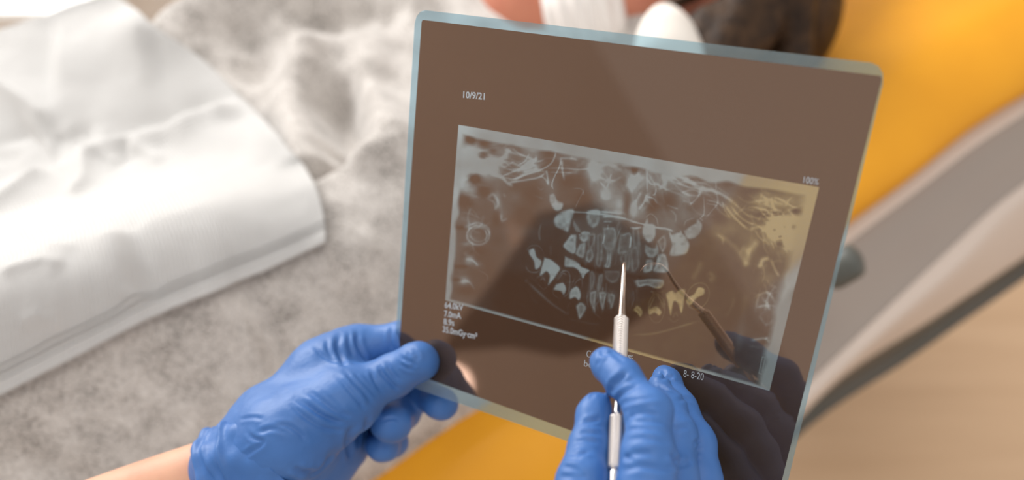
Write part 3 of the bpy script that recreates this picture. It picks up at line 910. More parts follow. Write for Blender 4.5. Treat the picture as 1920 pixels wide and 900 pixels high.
# place inside the printed field, 0..1 from its own corners
def field_map():
    A = []
    for (X, Y), (u, v) in zip([(0, 0), (1, 0), (1, 1), (0, 1)], pc_):
        A.append([X, Y, 1, 0, 0, 0, -u * X, -u * Y, -u]); A.append([0, 0, 0, X, Y, 1, -v * X, -v * Y, -v])
    return np.linalg.svd(np.array(A))[2][-1].reshape(3, 3)
FM = field_map(); FMi = np.linalg.inv(FM)
q = FMi @ np.stack([S_.ravel(), T_.ravel(), np.ones(S_.size)])
a_, b_ = (q[0] / q[2]).reshape(xx.shape), (q[1] / q[2]).reshape(xx.shape)

# base tone: haze in the upper third and at both sides, dark round the jaw
L += 0.12
L += 0.26 * np.exp(-((b_ - 0.17) / 0.17) ** 2) * (0.75 + 0.9 * n2(0.035, 21))
L += 0.16 * np.exp(-((a_ - 0.5) / 0.16) ** 2 - ((b_ - 0.40) / 0.22) ** 2)
L += 0.10 * np.exp(-(a_ / 0.13) ** 2) + 0.10 * np.exp(-((1 - a_) / 0.10) ** 2)
L += 0.10 * np.exp(-((a_ - 0.22) / 0.08) ** 2 - ((b_ - 0.42) / 0.2) ** 2)
L += 0.05 * n2(0.02, 22) + 0.04 * n2(0.06, 23)
frng = np.random.default_rng(11)
def fibres(x, y, rx, ry, n, length, ang, spread, width, val):
    """a brush of thin curved bone lines"""
    for _ in range(n):
        px, py = x + rx * frng.normal() * 0.6, y + ry * frng.normal() * 0.6
        a = ang + spread * frng.normal(); l = length * (0.5 + frng.random()); c = 0.25 * l * frng.normal()
        dx, dy = math.cos(a), math.sin(a)
        stroke([(px - dx * l / 2, py - dy * l / 2), (px - dy * c * 0.5, py + dx * c * 0.5), (px + dx * l / 2, py + dy * l / 2)], width * (0.6 + 0.8 * frng.random()), val * frng.normal(1.0, 0.4), 10)
fibres(930, 300, 60, 30, 34, 50, 0.25, 0.5, 2.2, 0.10)
fibres(985, 310, 40, 22, 22, 40, -0.3, 0.4, 1.6, 0.12)
fibres(1120, 310, 70, 26, 30, 46, 0.1, 0.5, 3.0, 0.09)
fibres(1200, 330, 50, 50, 26, 44, 1.4, 0.4, 3.0, 0.09)
fibres(1300, 345, 60, 26, 30, 50, 0.45, 0.25, 2.2, 0.10)
fibres(1440, 400, 46, 36, 46, 40, 0.5, 0.7, 2.0, 0.12)
fibres(1470, 440, 30, 34, 30, 26, 1.1, 0.8, 1.8, 0.14)
fibres(890, 420, 20, 60, 24, 26, 0.6, 0.9, 2.2, 0.10)
fibres(1440, 560, 22, 60, 24, 26, 0.6, 0.9, 2.0, 0.10)
fibres(1150, 470, 70, 40, 40, 40, 1.5, 0.15, 2.0, 0.07)
fibres(1130, 565, 40, 22, 26, 34, 1.6, 0.12, 1.6, 0.08)
fibres(1040, 540, 60, 40, 26, 30, 0.9, 0.6, 1.6, 0.05)
fibres(1250, 560, 60, 40, 26, 30, 2.2, 0.6, 1.6, 0.05)
blob(1000, 600, 70, 40, -0.16, 0.3); blob(960, 560, 40, 40, -0.06); blob(1330, 480, 60, 60, -0.03); blob(1130, 630, 90, 25, -0.06, 0.3)
# skull base, left (c1)
for p, r, v in (((300, 330), 150, 0.30), ((230, 600), 110, 0.30), ((480, 380), 110, 0.25), ((190, 420), 90, 0.30), ((180, 130), 90, 0.3), ((700, 330), 130, 0.12), ((350, 430), 70, 0.15)):
    (x, y), = c1([p]); blob(x, y, r / 4.5, r / 4.5, v)
for p, r, v in (((280, 190), 38, -0.75), ((395, 215), 48, -0.55), ((385, 325), 42, -0.55), ((470, 290), 36, -0.35), ((315, 515), 46, -0.85), ((230, 700), 70, -0.50), ((390, 620), 60, -0.35), ((600, 420), 80, -0.22), ((520, 330), 40, -0.15), ((660, 590), 110, -0.16), ((820, 650), 120, -0.12)):
    (x, y), = c1([p]); blob(x, y, r / 4.5, r / 4.5 * 0.85, v, 0.4)
for pts, w, v in (
    ([(440, 160), (600, 210), (760, 260), (880, 290)], 22, 0.16), ([(560, 260), (640, 300), (740, 330)], 14, 0.22),
    ([(620, 250), (700, 310), (850, 370)], 9, 0.2), ([(500, 400), (570, 330), (620, 250)], 20, 0.22), ([(680, 400), (740, 370), (780, 300)], 6, 0.2),
    ([(1000, 255), (995, 320), (960, 390), (880, 440), (760, 480), (640, 520), (540, 500)], 8, 0.36),
    ([(880, 430), (760, 460), (660, 530), (590, 550)], 16, 0.28), ([(450, 480), (540, 505), (600, 560), (650, 580)], 14, 0.35),
    ([(600, 555), (740, 530), (860, 505), (920, 460)], 10, 0.36), ([(540, 500), (640, 460), (720, 430)], 8, 0.30),
    ([(920, 440), (930, 500), (940, 580)], 9, 0.34), ([(860, 490), (910, 520), (935, 575)], 7, 0.24),
    ([(1045, 335), (1030, 420), (990, 500), (968, 570), (985, 615)], 6, 0.40), ([(1050, 350), (1055, 440), (1075, 545)], 11, 0.36),
    ([(1020, 350), (1100, 345), (1200, 360)], 12, 0.25), ([(900, 430), (1060, 430), (1200, 440), (1300, 430)], 7, 0.22), ([(940, 465), (1060, 465), (1150, 470)], 6, 0.2),
    ([(1130, 605), (1190, 600), (1235, 620), (1215, 660), (1180, 730), (1165, 770)], 5, 0.26), ([(1225, 620), (1240, 660)], 5, 0.24), ([(840, 580), (870, 610), (900, 600)], 5, 0.16),
    ([(1370, 540), (1420, 600), (1440, 650)], 6, 0.24), ([(1470, 470), (1450, 540), (1425, 620)], 6, 0.24), ([(1380, 390), (1350, 450)], 6, 0.2),
    ([(560, 640), (575, 680)], 8, 0.16), ([(800, 650), (900, 690)], 8, 0.12), ([(500, 600), (520, 700), (540, 800), (545, 900)], 22, 0.16), ([(410, 700), (470, 650), (510, 720), (490, 800)], 16, 0.26),
    ([(430, 690), (480, 720), (490, 790)], 10, 0.2)):
    stroke(c1(pts), w / 4.5, v)
for p, rx, ry, v in (((1320, 420), 70, 90, 0.42), ((1420, 660), 42, 40, 0.46), ((1330, 510), 50, 40, 0.2), ((1640, 540), 50, 70, 0.34), ((1540, 740), 40, 70, 0.26), ((1470, 400), 40, 40, 0.15),
                     ((1200, 290), 200, 32, -0.34), ((840, 250), 90, 22, -0.22), ((1560, 350), 80, 24, -0.24), ((1180, 540), 120, 70, -0.30), ((1290, 680), 110, 70, -0.28), ((1660, 420), 34, 60, -0.22),
                     ((1600, 720), 30, 110, -0.26), ((720, 830), 110, 80, -0.30), ((500, 860), 40, 60, -0.14), ((1540, 560), 40, 60, -0.10)):
    (x, y), = c1([p]); blob(x, y, rx / 4.5, ry / 4.5, v)
# middle and right of the skull (c2)
for p, rx, ry, v in (((90, 360), 60, 50, 0.30), ((340, 370), 70, 40, 0.42), ((440, 420), 60, 30, 0.2), ((30, 660), 40, 60, 0.36), ((15, 440), 40, 60, 0.2), ((320, 280), 70, 24, -0.30), ((190, 270), 60, 20, -0.25), ((40, 280), 26, 50, -0.3),
                     ((600, 330), 160, 30, -0.34), ((820, 430), 90, 40, -0.26), ((190, 620), 50, 60, -0.26), ((330, 600), 90, 80, -0.22), ((540, 620), 70, 60, -0.22), ((1020, 480), 120, 30, -0.2),
                     ((800, 720), 120, 60, -0.20), ((1300, 470), 120, 26, -0.14),
                     ((1180, 600), 160, 60, 0.22), ((1260, 740), 160, 50, 0.34), ((1400, 720), 90, 70, 0.30), ((1420, 850), 70, 60, 0.34), ((1250, 880), 60, 40, 0.26), ((1340, 600), 90, 40, 0.12)):
    (x, y), = c2([p]); blob(x, y, rx / 4.5, ry / 4.5, v)
for pts, w, v in (
    ([(150, 230), (150, 380), (152, 520)], 6, 0.20), ([(150, 515), (125, 580), (80, 645)], 9, 0.34), ([(150, 535), (205, 550), (240, 600)], 7, 0.32), ([(150, 500), (150, 560), (130, 580)], 18, 0.26),
    ([(110, 480), (60, 570), (20, 640)], 14, 0.22), ([(230, 460), (215, 515), (190, 520)], 6, 0.26), ([(280, 330), (300, 420), (240, 480)], 16, 0.24),
    ([(350, 335), (440, 370), (530, 420), (630, 465), (740, 495), (850, 560), (930, 640)], 16, 0.38), ([(360, 400), (480, 450), (600, 470), (700, 500)], 10, 0.22),
    ([(590, 530), (600, 490), (640, 450)], 16, 0.30), ([(600, 500), (560, 560), (500, 610)], 8, 0.24), ([(640, 560), (740, 585), (800, 630)], 9, 0.30), ([(640, 590), (750, 610)], 7, 0.22),
    ([(740, 490), (745, 590), (700, 650), (640, 720)], 6, 0.24), ([(730, 360), (732, 420), (735, 480)], 5, 0.26), ([(628, 520), (632, 600), (630, 680), (595, 720)], 5, 0.30), ([(595, 715), (625, 740)], 6, 0.24),
    ([(800, 600), (860, 680), (930, 750), (1010, 820)], 11, 0.36), ([(850, 600), (920, 690), (1000, 750), (1080, 775)], 9, 0.30), ([(880, 580), (960, 660), (1040, 720)], 7, 0.2),
    ([(1000, 825), (1080, 790), (1200, 780), (1300, 700)], 16, 0.26), ([(1200, 530), (1210, 600), (1240, 680)], 10, 0.22), ([(1210, 530), (1300, 570), (1380, 620), (1470, 640)], 7, 0.28), ([(1300, 500), (1420, 500), (1480, 510)], 6, 0.12),
    ([(900, 520), (1000, 580), (1180, 560)], 10, 0.14), ([(1040, 620), (1140, 640), (1220, 700)], 10, 0.16), ([(1100, 800), (1200, 850), (1250, 900)], 16, 0.24),
    ([(310, 600), (370, 625), (420, 640)], 7, 0.2), ([(340, 640), (390, 690), (390, 760)], 8, 0.14), ([(130, 720), (180, 680), (230, 720), (245, 800)], 5, 0.2), ([(460, 800), (480, 740), (560, 710)], 5, 0.16)):
    stroke(c2(pts), w / 4.5, v)
for p, r, v in (((1425, 655), 36, -0.55), ((1390, 660), 24, -0.2), ((1230, 815), 24, -0.4), ((1310, 795), 18, -0.36), ((1390, 785), 24, -0.4), ((1275, 870), 24, -0.45), ((1130, 690), 40, -0.2), ((1360, 600), 26, -0.12)):
    (x, y), = c2([p]); blob(x, y, r / 4.5, r / 4.5 * 0.8, v)
# neck bones, left (c3)
for p, rx, ry, v in (((240, 60), 120, 40, 0.16), ((330, 200), 90, 70, 0.10), ((270, 400), 40, 40, 0.42), ((225, 570), 46, 36, 0.50), ((340, 430), 40, 30, 0.2), ((250, 260), 40, 18, 0.25), ((200, 450), 50, 14, -0.40), ((170, 560), 40, 12, -0.3), ((240, 650), 80, 40, -0.2), ((330, 320), 90, 30, -0.12), ((200, 120), 40, 14, -0.35), ((620, 600), 180, 90, -0.10)):
    (x, y), = c3([p]); blob(x, y, rx / 4.5, ry / 4.5, v)
ring(*c3([(345, 185)])[0], 21, 18, 2.4, 0.30); ring(*c3([(350, 180)])[0], 15, 13, 1.8, 0.16)
for pts, w, v in (
    ([(250, 120), (330, 80), (430, 120), (445, 200)], 9, 0.26), ([(400, 140), (420, 190), (400, 240)], 7, 0.26), ([(230, 380), (300, 400), (350, 450)], 10, 0.24), ([(200, 570), (270, 580), (320, 650)], 9, 0.24),
    ([(350, 480), (420, 520), (420, 570)], 6, 0.14), ([(540, 0), (545, 60), (600, 40)], 10, 0.2), ([(880, 80), (860, 160), (870, 240)], 9, 0.16),
    ([(740, 560), (840, 650), (950, 750), (1050, 820), (1120, 860)], 13, 0.24), ([(740, 560), (760, 580)], 16, 0.12), ([(1120, 880), (1150, 900), (1300, 930), (1400, 940)], 12, 0.10)):
    stroke(c3(pts), w / 4.5, v)
# teeth
stroke([(1010, 470), (1080, 500), (1150, 520), (1230, 540), (1300, 530)], 16, -0.06, 40)
stroke([(1000, 500), (1040, 550), (1110, 590), (1200, 605), (1290, 590)], 26, -0.05, 40)
stroke([(1060, 490), (1110, 505), (1170, 515), (1240, 528)], 5, -0.10, 40)
for pts, v, s, core in (
    ([(1000, 20), (1060, -20), (1150, -30), (1125, 80), (1105, 155), (1060, 140), (1000, 110), (985, 60)], 0.58, 2.0, 0.0),
    ([(1130, 180), (1175, 190), (1172, 300), (1150, 340), (1100, 315), (1065, 275), (1090, 230)], 0.66, 1.6, 0.1),
    ([(1195, 175), (1245, 150), (1292, 172), (1280, 220), (1232, 242), (1202, 212)], 0.62, 1.6, 0.2),
    ([(1200, 260), (1250, 250), (1240, 360), (1215, 375), (1170, 345), (1182, 300)], 0.60, 1.6, 0.25),
    ([(1150, 60), (1180, 100), (1210, 150), (1180, 160), (1150, 110)], 0.42, 2.0, 0.0),
    ([(1265, 310), (1310, 300), (1320, 370), (1285, 415), (1250, 390)], 0.34, 2.2, 0.3),
    ([(1270, 180), (1330, 170), (1330, 240), (1300, 300), (1270, 290)], 0.27, 2.5, 0.3),
    ([(1345, 180), (1395, 180), (1395, 380), (1375, 450), (1340, 430), (1345, 300)], 0.28, 2.5, 0.2),
    ([(1400, 120), (1505, 130), (1500, 280), (1450, 320), (1400, 270)], 0.36, 2.4, 0.15),
    ([(1430, 310), (1470, 310), (1470, 400), (1450, 460), (1408, 450), (1425, 400)], 0.34, 2.0, 0.2),
    ([(1540, 180), (1632, 170), (1632, 320), (1560, 340), (1520, 330)], 0.33, 2.4, 0.2),
    ([(1580, 340), (1630, 340), (1620, 470), (1580, 470)], 0.27, 2.4, 0.2),
    ([(1645, 130), (1700, 130), (1710, 330), (1660, 380), (1650, 300)], 0.30, 2.4, 0.2),
    ([(770, 312), (815, 300), (840, 370), (878, 402), (862, 455), (828, 468), (815, 400), (778, 345)], 0.68, 1.5, 0.0),
    ([(905, 375), (960, 392), (1032, 455), (1012, 510), (938, 605), (950, 530), (922, 490), (868, 522), (890, 430)], 0.70, 1.6, 0.0),
    ([(1080, 365), (1140, 390), (1205, 430), (1190, 472), (1150, 455), (1078, 445)], 0.62, 1.6, 0.0),
    ([(1205, 445), (1282, 480), (1252, 512), (1230, 548), (1210, 512), (1185, 470)], 0.68, 1.4, 0.1),
    ([(1000, 600), (1060, 588), (1087, 640), (1066, 686), (1042, 655), (988, 645)], 0.70, 1.4, 0.0),
    ([(1130, 640), (1180, 618), (1212, 680), (1196, 735), (1162, 708), (1120, 722), (1114, 680)], 0.66, 1.5, 0.15),
    ([(1170, 780), (1212, 750), (1258, 790), (1235, 850), (1200, 892), (1180, 830)], 0.48, 2.0, 0.2),
    ([(1290, 660), (1345, 660), (1335, 760), (1330, 835), (1285, 740)], 0.36, 2.0, 0.25),
    ([(1360, 660), (1430, 672), (1415, 760), (1395, 815), (1370, 740)], 0.36, 2.0, 0.25),
    ([(1440, 672), (1500, 690), (1490, 760), (1470, 800), (1445, 740)], 0.32, 2.0, 0.25),
    ([(1285, 500), (1310, 485), (1335, 540), (1310, 640), (1285, 640)], 0.25, 2.4, 0.2),
    ([(1360, 520), (1400, 520), (1380, 640), (1345, 650)], 0.28, 2.4, 0.2),
    ([(1410, 480), (1540, 490), (1530, 560), (1480, 590), (1420, 550)], 0.24, 2.6, 0.2),
    ([(1660, 570), (1700, 560), (1720, 600), (1690, 620)], 0.34, 2.0, 0.0)):
    poly(c3(pts), v, s, core)
for pts, w, v in (([(1175, 200), (1172, 300)], 5, -0.25), ([(1185, 160), (1215, 180), (1200, 200)], 5, -0.2), ([(1415, 180), (1400, 240), (1398, 260)], 5, 0.34), ([(1635, 190), (1632, 240), (1622, 300)], 6, 0.36),
                  ([(1330, 180), (1325, 300), (1345, 440)], 4, 0.12), ([(1440, 90), (1440, 140)], 4, 0.2), ([(1560, 100), (1520, 200), (1500, 300)], 4, 0.16), ([(1340, 660), (1340, 760)], 4, -0.2), ([(1430, 680), (1410, 790)], 4, -0.2),
                  ([(1000, 560), (1060, 490), (1110, 500), (1120, 570), (1100, 680), (1040, 715)], 6, 0.20), ([(985, 600), (980, 680), (1030, 720)], 5, 0.16), ([(1010, 570), (1060, 510), (1090, 520)], 5, 0.16), ([(1150, 620), (1180, 570), (1220, 560), (1225, 640)], 6, 0.18),
                  ([(830, 560), (860, 530), (900, 545), (910, 590)], 6, 0.14), ([(840, 590), (900, 640), (930, 610)], 5, 0.14), ([(870, 570), (890, 550), (908, 570)], 7, 0.16), ([(745, 440), (770, 485), (820, 500), (870, 480)], 6, 0.22), ([(740, 330), (790, 275), (860, 280), (905, 340)], 5, 0.12),
                  ([(1270, 620), (1265, 740), (1280, 800)], 4, 0.14), ([(1110, 860), (1100, 800), (1130, 740)], 5, 0.12)):
    stroke(c3(pts), w / 4.5, v)
poly(c1([(950, 655), (985, 645), (1012, 700), (1062, 725), (1045, 780), (992, 782), (952, 712)]), 0.60, 1.6)
poly(c1([(1270, 785), (1365, 780), (1365, 880), (1320, 930), (1275, 900), (1260, 840)]), 0.54, 2.0, 0.15)
poly(c2([(110, 800), (150, 722), (165, 760), (200, 765), (222, 800), (215, 880), (165, 920), (118, 870)]), 0.62, 1.8)
poly(c2([(468, 835), (520, 852), (560, 790), (578, 728), (612, 770), (600, 835), (545, 885), (490, 885)]), 0.60, 1.8)
for pts, w, v in (([(1090, 790), (1180, 800), (1270, 805), (1400, 820), (1560, 850), (1710, 895)], 9, 0.34), ([(1280, 790), (1420, 800), (1570, 815)], 8, 0.30), ([(1370, 840), (1500, 840), (1570, 850)], 7, 0.28), ([(1400, 880), (1480, 880)], 8, 0.22), ([(1380, 790), (1560, 800), (1570, 860), (1440, 850)], 12, 0.10)):
    stroke(c1(pts), w / 4.5, v)
for pts, w, v in (([(0, 740), (110, 765), (300, 812)], 7, 0.4), ([(0, 795), (60, 800), (110, 790)], 9, 0.34), ([(215, 795), (310, 805), (380, 830)], 10, 0.34), ([(335, 820), (360, 890), (380, 930)], 9, 0.34), ([(430, 810), (445, 860), (480, 900)], 9, 0.3)):
    stroke(c2(pts), w / 4.5, v)
for pts, v, s, core in (
    ([(270, 60), (330, 48), (372, 100), (362, 150), (330, 165), (270, 165), (282, 110)], 0.62, 1.8, 0.0),
    ([(345, 35), (400, 0), (436, -5), (422, 40), (372, 75)], 0.56, 1.8, 0.0),
    ([(140, 110), (190, 130), (200, 100), (212, 150), (172, 180), (140, 150)], 0.52, 1.6, 0.1),
    ([(202, 90), (240, 60), (252, 110), (230, 150)], 0.42, 1.8, 0.2),
    ([(147, 190), (180, 190), (176, 245), (130, 252)], 0.52, 1.6, 0.2),
    ([(207, 160), (245, 160), (263, 220), (255, 255), (185, 250), (197, 210)], 0.58, 1.6, 0.1),
    ([(60, 130), (100, 120), (110, 220), (70, 250)], 0.26, 2.4, 0.2),
    ([(92, 298), (130, 292), (170, 288), (236, 295), (232, 332), (200, 342), (150, 325), (108, 332)], 0.50, 1.6, 0.15),
    ([(75, 452), (100, 428), (127, 460), (115, 490), (97, 470)], 0.40, 1.6, 0.1),
    ([(163, 452), (195, 434), (227, 460), (215, 482), (190, 468), (165, 478)], 0.54, 1.4, 0.0),
    ([(248, 366), (280, 350), (300, 362), (322, 344), (352, 348), (346, 400), (332, 470), (312, 420), (290, 410), (275, 482), (257, 410)], 0.58, 1.5, 0.0),
    ([(365, 385), (398, 368), (420, 334), (452, 342), (450, 370), (412, 390), (380, 427), (360, 412)], 0.62, 1.4, 0.0)):
    poly(c4(pts), v, s, core)
ring(*c4([(418, 380)])[0], 20, 26, 1.3, 0.20, 0.5); ring(*c4([(200, 445)])[0], 15, 27, 1.3, 0.16)
for pts, w, v in (([(195, 370), (165, 440), (158, 480)], 6, 0.20), ([(200, 368), (225, 410), (238, 450)], 6, 0.22), ([(170, 350), (190, 370)], 6, 0.16), ([(230, 340), (240, 400), (245, 440)], 5, 0.12), ([(285, 500), (300, 470), (315, 490)], 6, 0.16), ([(260, 490), (290, 515), (320, 500)], 5, 0.14),
                  ([(60, 585), (170, 580), (260, 560), (345, 535), (430, 510)], 7, 0.24), ([(440, 190), (420, 240), (385, 300)], 16, 0.18), ([(470, 250), (500, 280), (470, 300)], 18, 0.20), ([(500, 40), (600, 110), (660, 190), (670, 235)], 16, 0.22), ([(670, 235), (690, 150), (740, 80)], 20, 0.34), ([(640, 130), (700, 150)], 22, 0.2),
                  ([(740, 240), (760, 190), (800, 180)], 12, 0.40), ([(800, 180), (825, 240), (850, 280)], 8, 0.34), ([(720, 470), (740, 380), (790, 365), (830, 420)], 8, 0.28), ([(725, 440), (780, 430), (800, 460)], 8, 0.32), ([(750, 380), (800, 440)], 7, 0.22), ([(740, 480), (780, 530), (820, 500)], 8, 0.2), ([(690, 615), (750, 605), (795, 600)], 8, 0.40), ([(770, 600), (800, 625)], 8, 0.3), ([(680, 640), (740, 650), (790, 640)], 9, 0.12),
                  ([(680, 340), (660, 450), (640, 600), (620, 700)], 20, 0.10), ([(560, 500), (600, 430), (610, 380)], 10, 0.10)):
    stroke(c4(pts), w / 2.8125, v)
for p, rx, ry, v in (((820, 60), 90, 60, 0.30), ((900, 100), 60, 100, 0.26), ((850, 95), 26, 34, -0.5), ((790, 290), 60, 40, 0.22), ((770, 420), 50, 60, 0.10), ((760, 210), 30, 40, 0.12), ((640, 700), 60, 40, -0.04), ((810, 750), 60, 60, 0.10)):
    (x, y), = c4([p]); blob(x, y, rx / 2.8125, ry / 2.8125, v)
# contrast, fine streaks, then the clear margin that bleeds inwards
L += 0.05 * n2(0.12, 31) * np.clip(L, 0, 1) + 0.04 * n2(0.25, 32) * np.clip(L, 0, 1)
L = np.clip(L, 0.0, 1.0); L = np.clip(0.015 + 1.62 * L ** 1.35, 0.02, 0.98)
wob = 0.006 * n2(0.05, 33)
ml = np.clip((0.026 + wob - a_) / 0.012, 0, 1); mr = np.clip((a_ - (0.958 + wob)) / 0.02, 0, 1)
mt = np.clip((0.050 + 0.012 * n2(0.03, 34) + 0.02 * np.sin(3.2 * np.clip(a_, 0, 1)) - b_) / 0.016, 0, 1); mb = np.clip((b_ - 0.978) / 0.012, 0, 1)
marg = np.maximum.reduce([ml, mr, mt, mb])
L = L * (1 - marg) + 0.93 * marg
# corner mark: an outlined L
def mark(pts):
    global L
    P_ = c4(pts)
    for a, b in zip(P_[:-1], P_[1:]):
        w = win(min(a[0], b[0]) - 6, min(a[1], b[1]) - 6, max(a[0], b[0]) + 7, max(a[1], b[1]) + 7)
        d, _ = seg_dist(xx[w], yy[w], [a, b]); L[w] = np.maximum(L[w], 0.85 * np.exp(-(d / 1.1) ** 4))
mark([(758, 700), (740, 788), (782, 796), (785, 780), (757, 776), (773, 704), (758, 700)])

# printed field: a fine grid that carries the density; around it the plain dark emulsion
GN, GM = 760, 430
ga, gb = np.meshgrid(np.linspace(0, 1, GN), np.linspace(0, 1, GM), indexing='ij')
q = FM @ np.stack([ga.ravel(), gb.ravel(), np.ones(ga.size)]); gs, gt = q[0] / q[2], q[1] / q[2]
gx, gy = film2px(gs, gt)
ix = np.clip(gx - CX0, 0, CW - 1.001); iy = np.clip(gy - CY0, 0, CHh - 1.001)
x0, y0 = ix.astype(int), iy.astype(int); fx, fy = ix - x0, iy - y0
val = L[y0, x0] * (1 - fx) * (1 - fy) + L[y0, x0 + 1] * fx * (1 - fy) + L[y0 + 1, x0] * (1 - fx) * fy + L[y0 + 1, x0 + 1] * fx * fy
fo = fast_mesh('xray_picture', film(gs, gt, 0.0001), grid_quads(GN, GM)[:, ::-1], M_print, xf)
assert np.array(fo.data.polygons[0].normal) @ FN > 0
at = fo.data.attributes.new('clearness', 'FLOAT', 'POINT'); at.data.foreach_set('value', val.astype(np.float32))
# dark surround: ring between the emulsion outline and the printed field
ds0, dt0 = px2film(791, 37); ds1, dt1 = px2film(1654, 143)
dsl = px2film(753, 600)[0]; dtb = px2film(900, 744)[1]; dsr = px2film(1500, 780)[0]
def quad_grid(c, n1, n2_):
    a, b = np.meshgrid(np.linspace(0, 1, n1), np.linspace(0, 1, n2_), indexing='ij')
    c = np.array(c); a = a[..., None]; b = b[..., None]
    return ((1 - a) * (1 - b) * c[0] + a * (1 - b) * c[1] + a * b * c[2] + (1 - a) * b * c[3]).reshape(-1, 2)
oc = [px2film(*p) for p in ((791, 37), (1655, 143), (1455, 946), (746, 690))]
inner_c = [tuple(map(float, p)) for p in pc_]
outer = []
for i in range(4):
    p0, p1, p2 = (np.array(oc[(i + k) % 4]) for k in (-1, 0, 1))
    e0 = (p0 - p1) / np.linalg.norm(p0 - p1) * 0.007; e1 = (p2 - p1) / np.linalg.norm(p2 - p1) * 0.007
    for k in range(5):
        f = k / 4; outer.append(tuple(p1 + e0 * (1 - f) ** 2 + e1 * f ** 2))
Vd, Fd = [], []
K_ = 5
for side in range(4):
    i, j = side, (side + 1) % 4
    out_side = outer[i * K_ + 2:i * K_ + 5] + [tuple(np.array(oc[i]) * (1 - f) + np.array(oc[j]) * f) for f in np.linspace(0.05, 0.95, 14)] + outer[j * K_:j * K_ + 3]
    fs = np.linspace(0, 1, len(out_side))
    in_side = [tuple(np.array(inner_c[i]) * (1 - f) + np.array(inner_c[j]) * f) for f in fs]
    b0 = len(Vd)
    for o_, n_ in zip(out_side, in_side): Vd += [o_, n_]
    for k in range(len(out_side) - 1): Fd.append((b0 + 2 * k + 1, b0 + 2 * k + 3, b0 + 2 * k + 2, b0 + 2 * k))
Vd = np.array(Vd)
do = mesh_obj('dark_emulsion', film(Vd[:, 0], Vd[:, 1], 0.0001), Fd, M_print, xf, smooth=False)
assert np.array(do.data.polygons[8].normal) @ FN > 0
at = do.data.attributes.new('clearness', 'FLOAT', 'POINT'); at.data.foreach_set('value', np.full(len(Vd), 0.02, np.float32))

# lettering, flat on the film
def lettering(txt, u, v, u2, v2, height_px, bold=0.0):
    """starts at photo pixel (u, v) (baseline) and runs towards (u2, v2)"""
    cu = bpy.data.curves.new('lettering', 'FONT'); cu.body = txt; cu.size = 1.0; cu.offset = bold
    cu.resolution_u = 4
    ob = bpy.data.objects.new('tmp', cu); COL.objects.link(ob)
    dg = bpy.context.evaluated_depsgraph_get(); dg.update()
    me = bpy.data.meshes.new_from_object(ob.evaluated_get(dg))
    bpy.data.objects.remove(ob); bpy.data.curves.remove(cu)
    n = len(me.vertices); co = np.empty(n * 3, np.float32); me.vertices.foreach_get('co', co); co = co.reshape(-1, 3)
    p0 = np.array(px2film(u, v)); p1 = np.array(px2film(u2, v2))
    d = (p1 - p0) * (FW_, FH_); length = np.linalg.norm(d); d /= length
    pe = np.array([d[1], -d[0]])                       # up on the film
    top_ = np.array(px2film(u, v - height_px)); hgt = abs(((top_ - p0) * (FW_, FH_)) @ pe)
    sx = length / co[:, 0].max(); sy = hgt / 0.69
    m = co[:, :1] * sx * d + co[:, 1:2] * sy * pe
    st = p0 + m / (FW_, FH_)
    W3 = film(st[:, 0], st[:, 1], 0.00016)
    me.vertices.foreach_set('co', W3.astype(np.float32).ravel()); me.update()
    me.name = 'lettering'; me.materials.clear(); me.materials.append(M_letter)
    o = bpy.data.objects.new('lettering', me); COL.objects.link(o)
    o.parent = xf; o.matrix_parent_inverse = xf.matrix_world.inverted()
    return o
lettering('10/9/21', 866, 183, 909, 187, 12, 0.02)
lettering('100%', 1503, 342, 1534, 347, 12, 0.0)
lettering('64.0kV', 834, 577, 869, 582, 11, 0.02)
lettering('7.0mA', 833, 593, 865, 598, 11, 0.02)
lettering('8.9s', 832, 608, 852, 611, 11, 0.02)
lettering('35.0mGy\u00b7cm\u00b2', 830, 622, 895, 636, 11, 0.02)
lettering('Cz', 1099, 669, 1113, 672, 13, -0.01)
lettering('e:', 1177, 671, 1187, 673, 10, 0.0)
lettering('be', 1094, 686, 1110, 690, 12, -0.01)
lettering('8- 8-20', 1281, 706, 1319, 713, 13, 0.0)

# ================================================================== hand that grips the film
D0 = film_depth(800, 672)
def J(u, v, dd, rpx):
    """joint: photo pixel, depth beyond the film at the thumb, radius in pixels"""
    d = D0 + dd; return (P(u, v, d), rpx * d / FPX)
hand = empty('gloved_hand', P(460, 880, D0))
tag(hand, 'blue-gloved hand pinching the lower left corner of the X-ray film', 'hand')
g = Body(0.0010)
g.group([[J(440, 878, -0.005, 66), J(520, 800, -0.004, 68), J(606, 708, 0.004, 52), J(640, 672, 0.008, 42)],     # index side of the palm
         [J(440, 885, -0.012, 62), J(540, 830, -0.018, 62), J(640, 760, -0.012, 50)],                                # thumb ball
         [J(455, 905, 0.010, 66), J(560, 850, 0.020, 66), J(630, 790, 0.030, 52)],
         [J(470, 930, 0.020, 62), J(570, 890, 0.034, 58), J(645, 835, 0.042, 44)]], 0.016, 0)
g.group([[J(550, 815, -0.016, 56), J(655, 748, -0.010, 44), J(738, 704, -0.001, 34.5), J(783, 678, film_depth(783, 678) - D0 - 0.0098, 31), J(788, 676, film_depth(788, 676) - D0 - 0.0092, 30)]], 0.008, 0.014)   # thumb
g.group([[J(610, 690, 0.006, 46), J(672, 650, 0.016, 37), J(760, 640, 0.019, 34), J(815, 652, 0.016, 29), J(835, 660, 0.012, 26)]], 0.006, 0.010)               # index
g.group([[J(625, 735, 0.030, 42), J(715, 712, 0.050, 34), J(790, 735, 0.036, 30), J(825, 756, 0.026, 28), J(830, 758, 0.025, 28)]], 0.005, 0.006)               # middle
g.group([[J(620, 780, 0.040, 42), J(725, 745, 0.062, 34), J(752, 772, 0.036, 33), J(734, 794, 0.016, 33), J(728, 798, 0.012, 31)]], 0.005, 0.004)               # ring
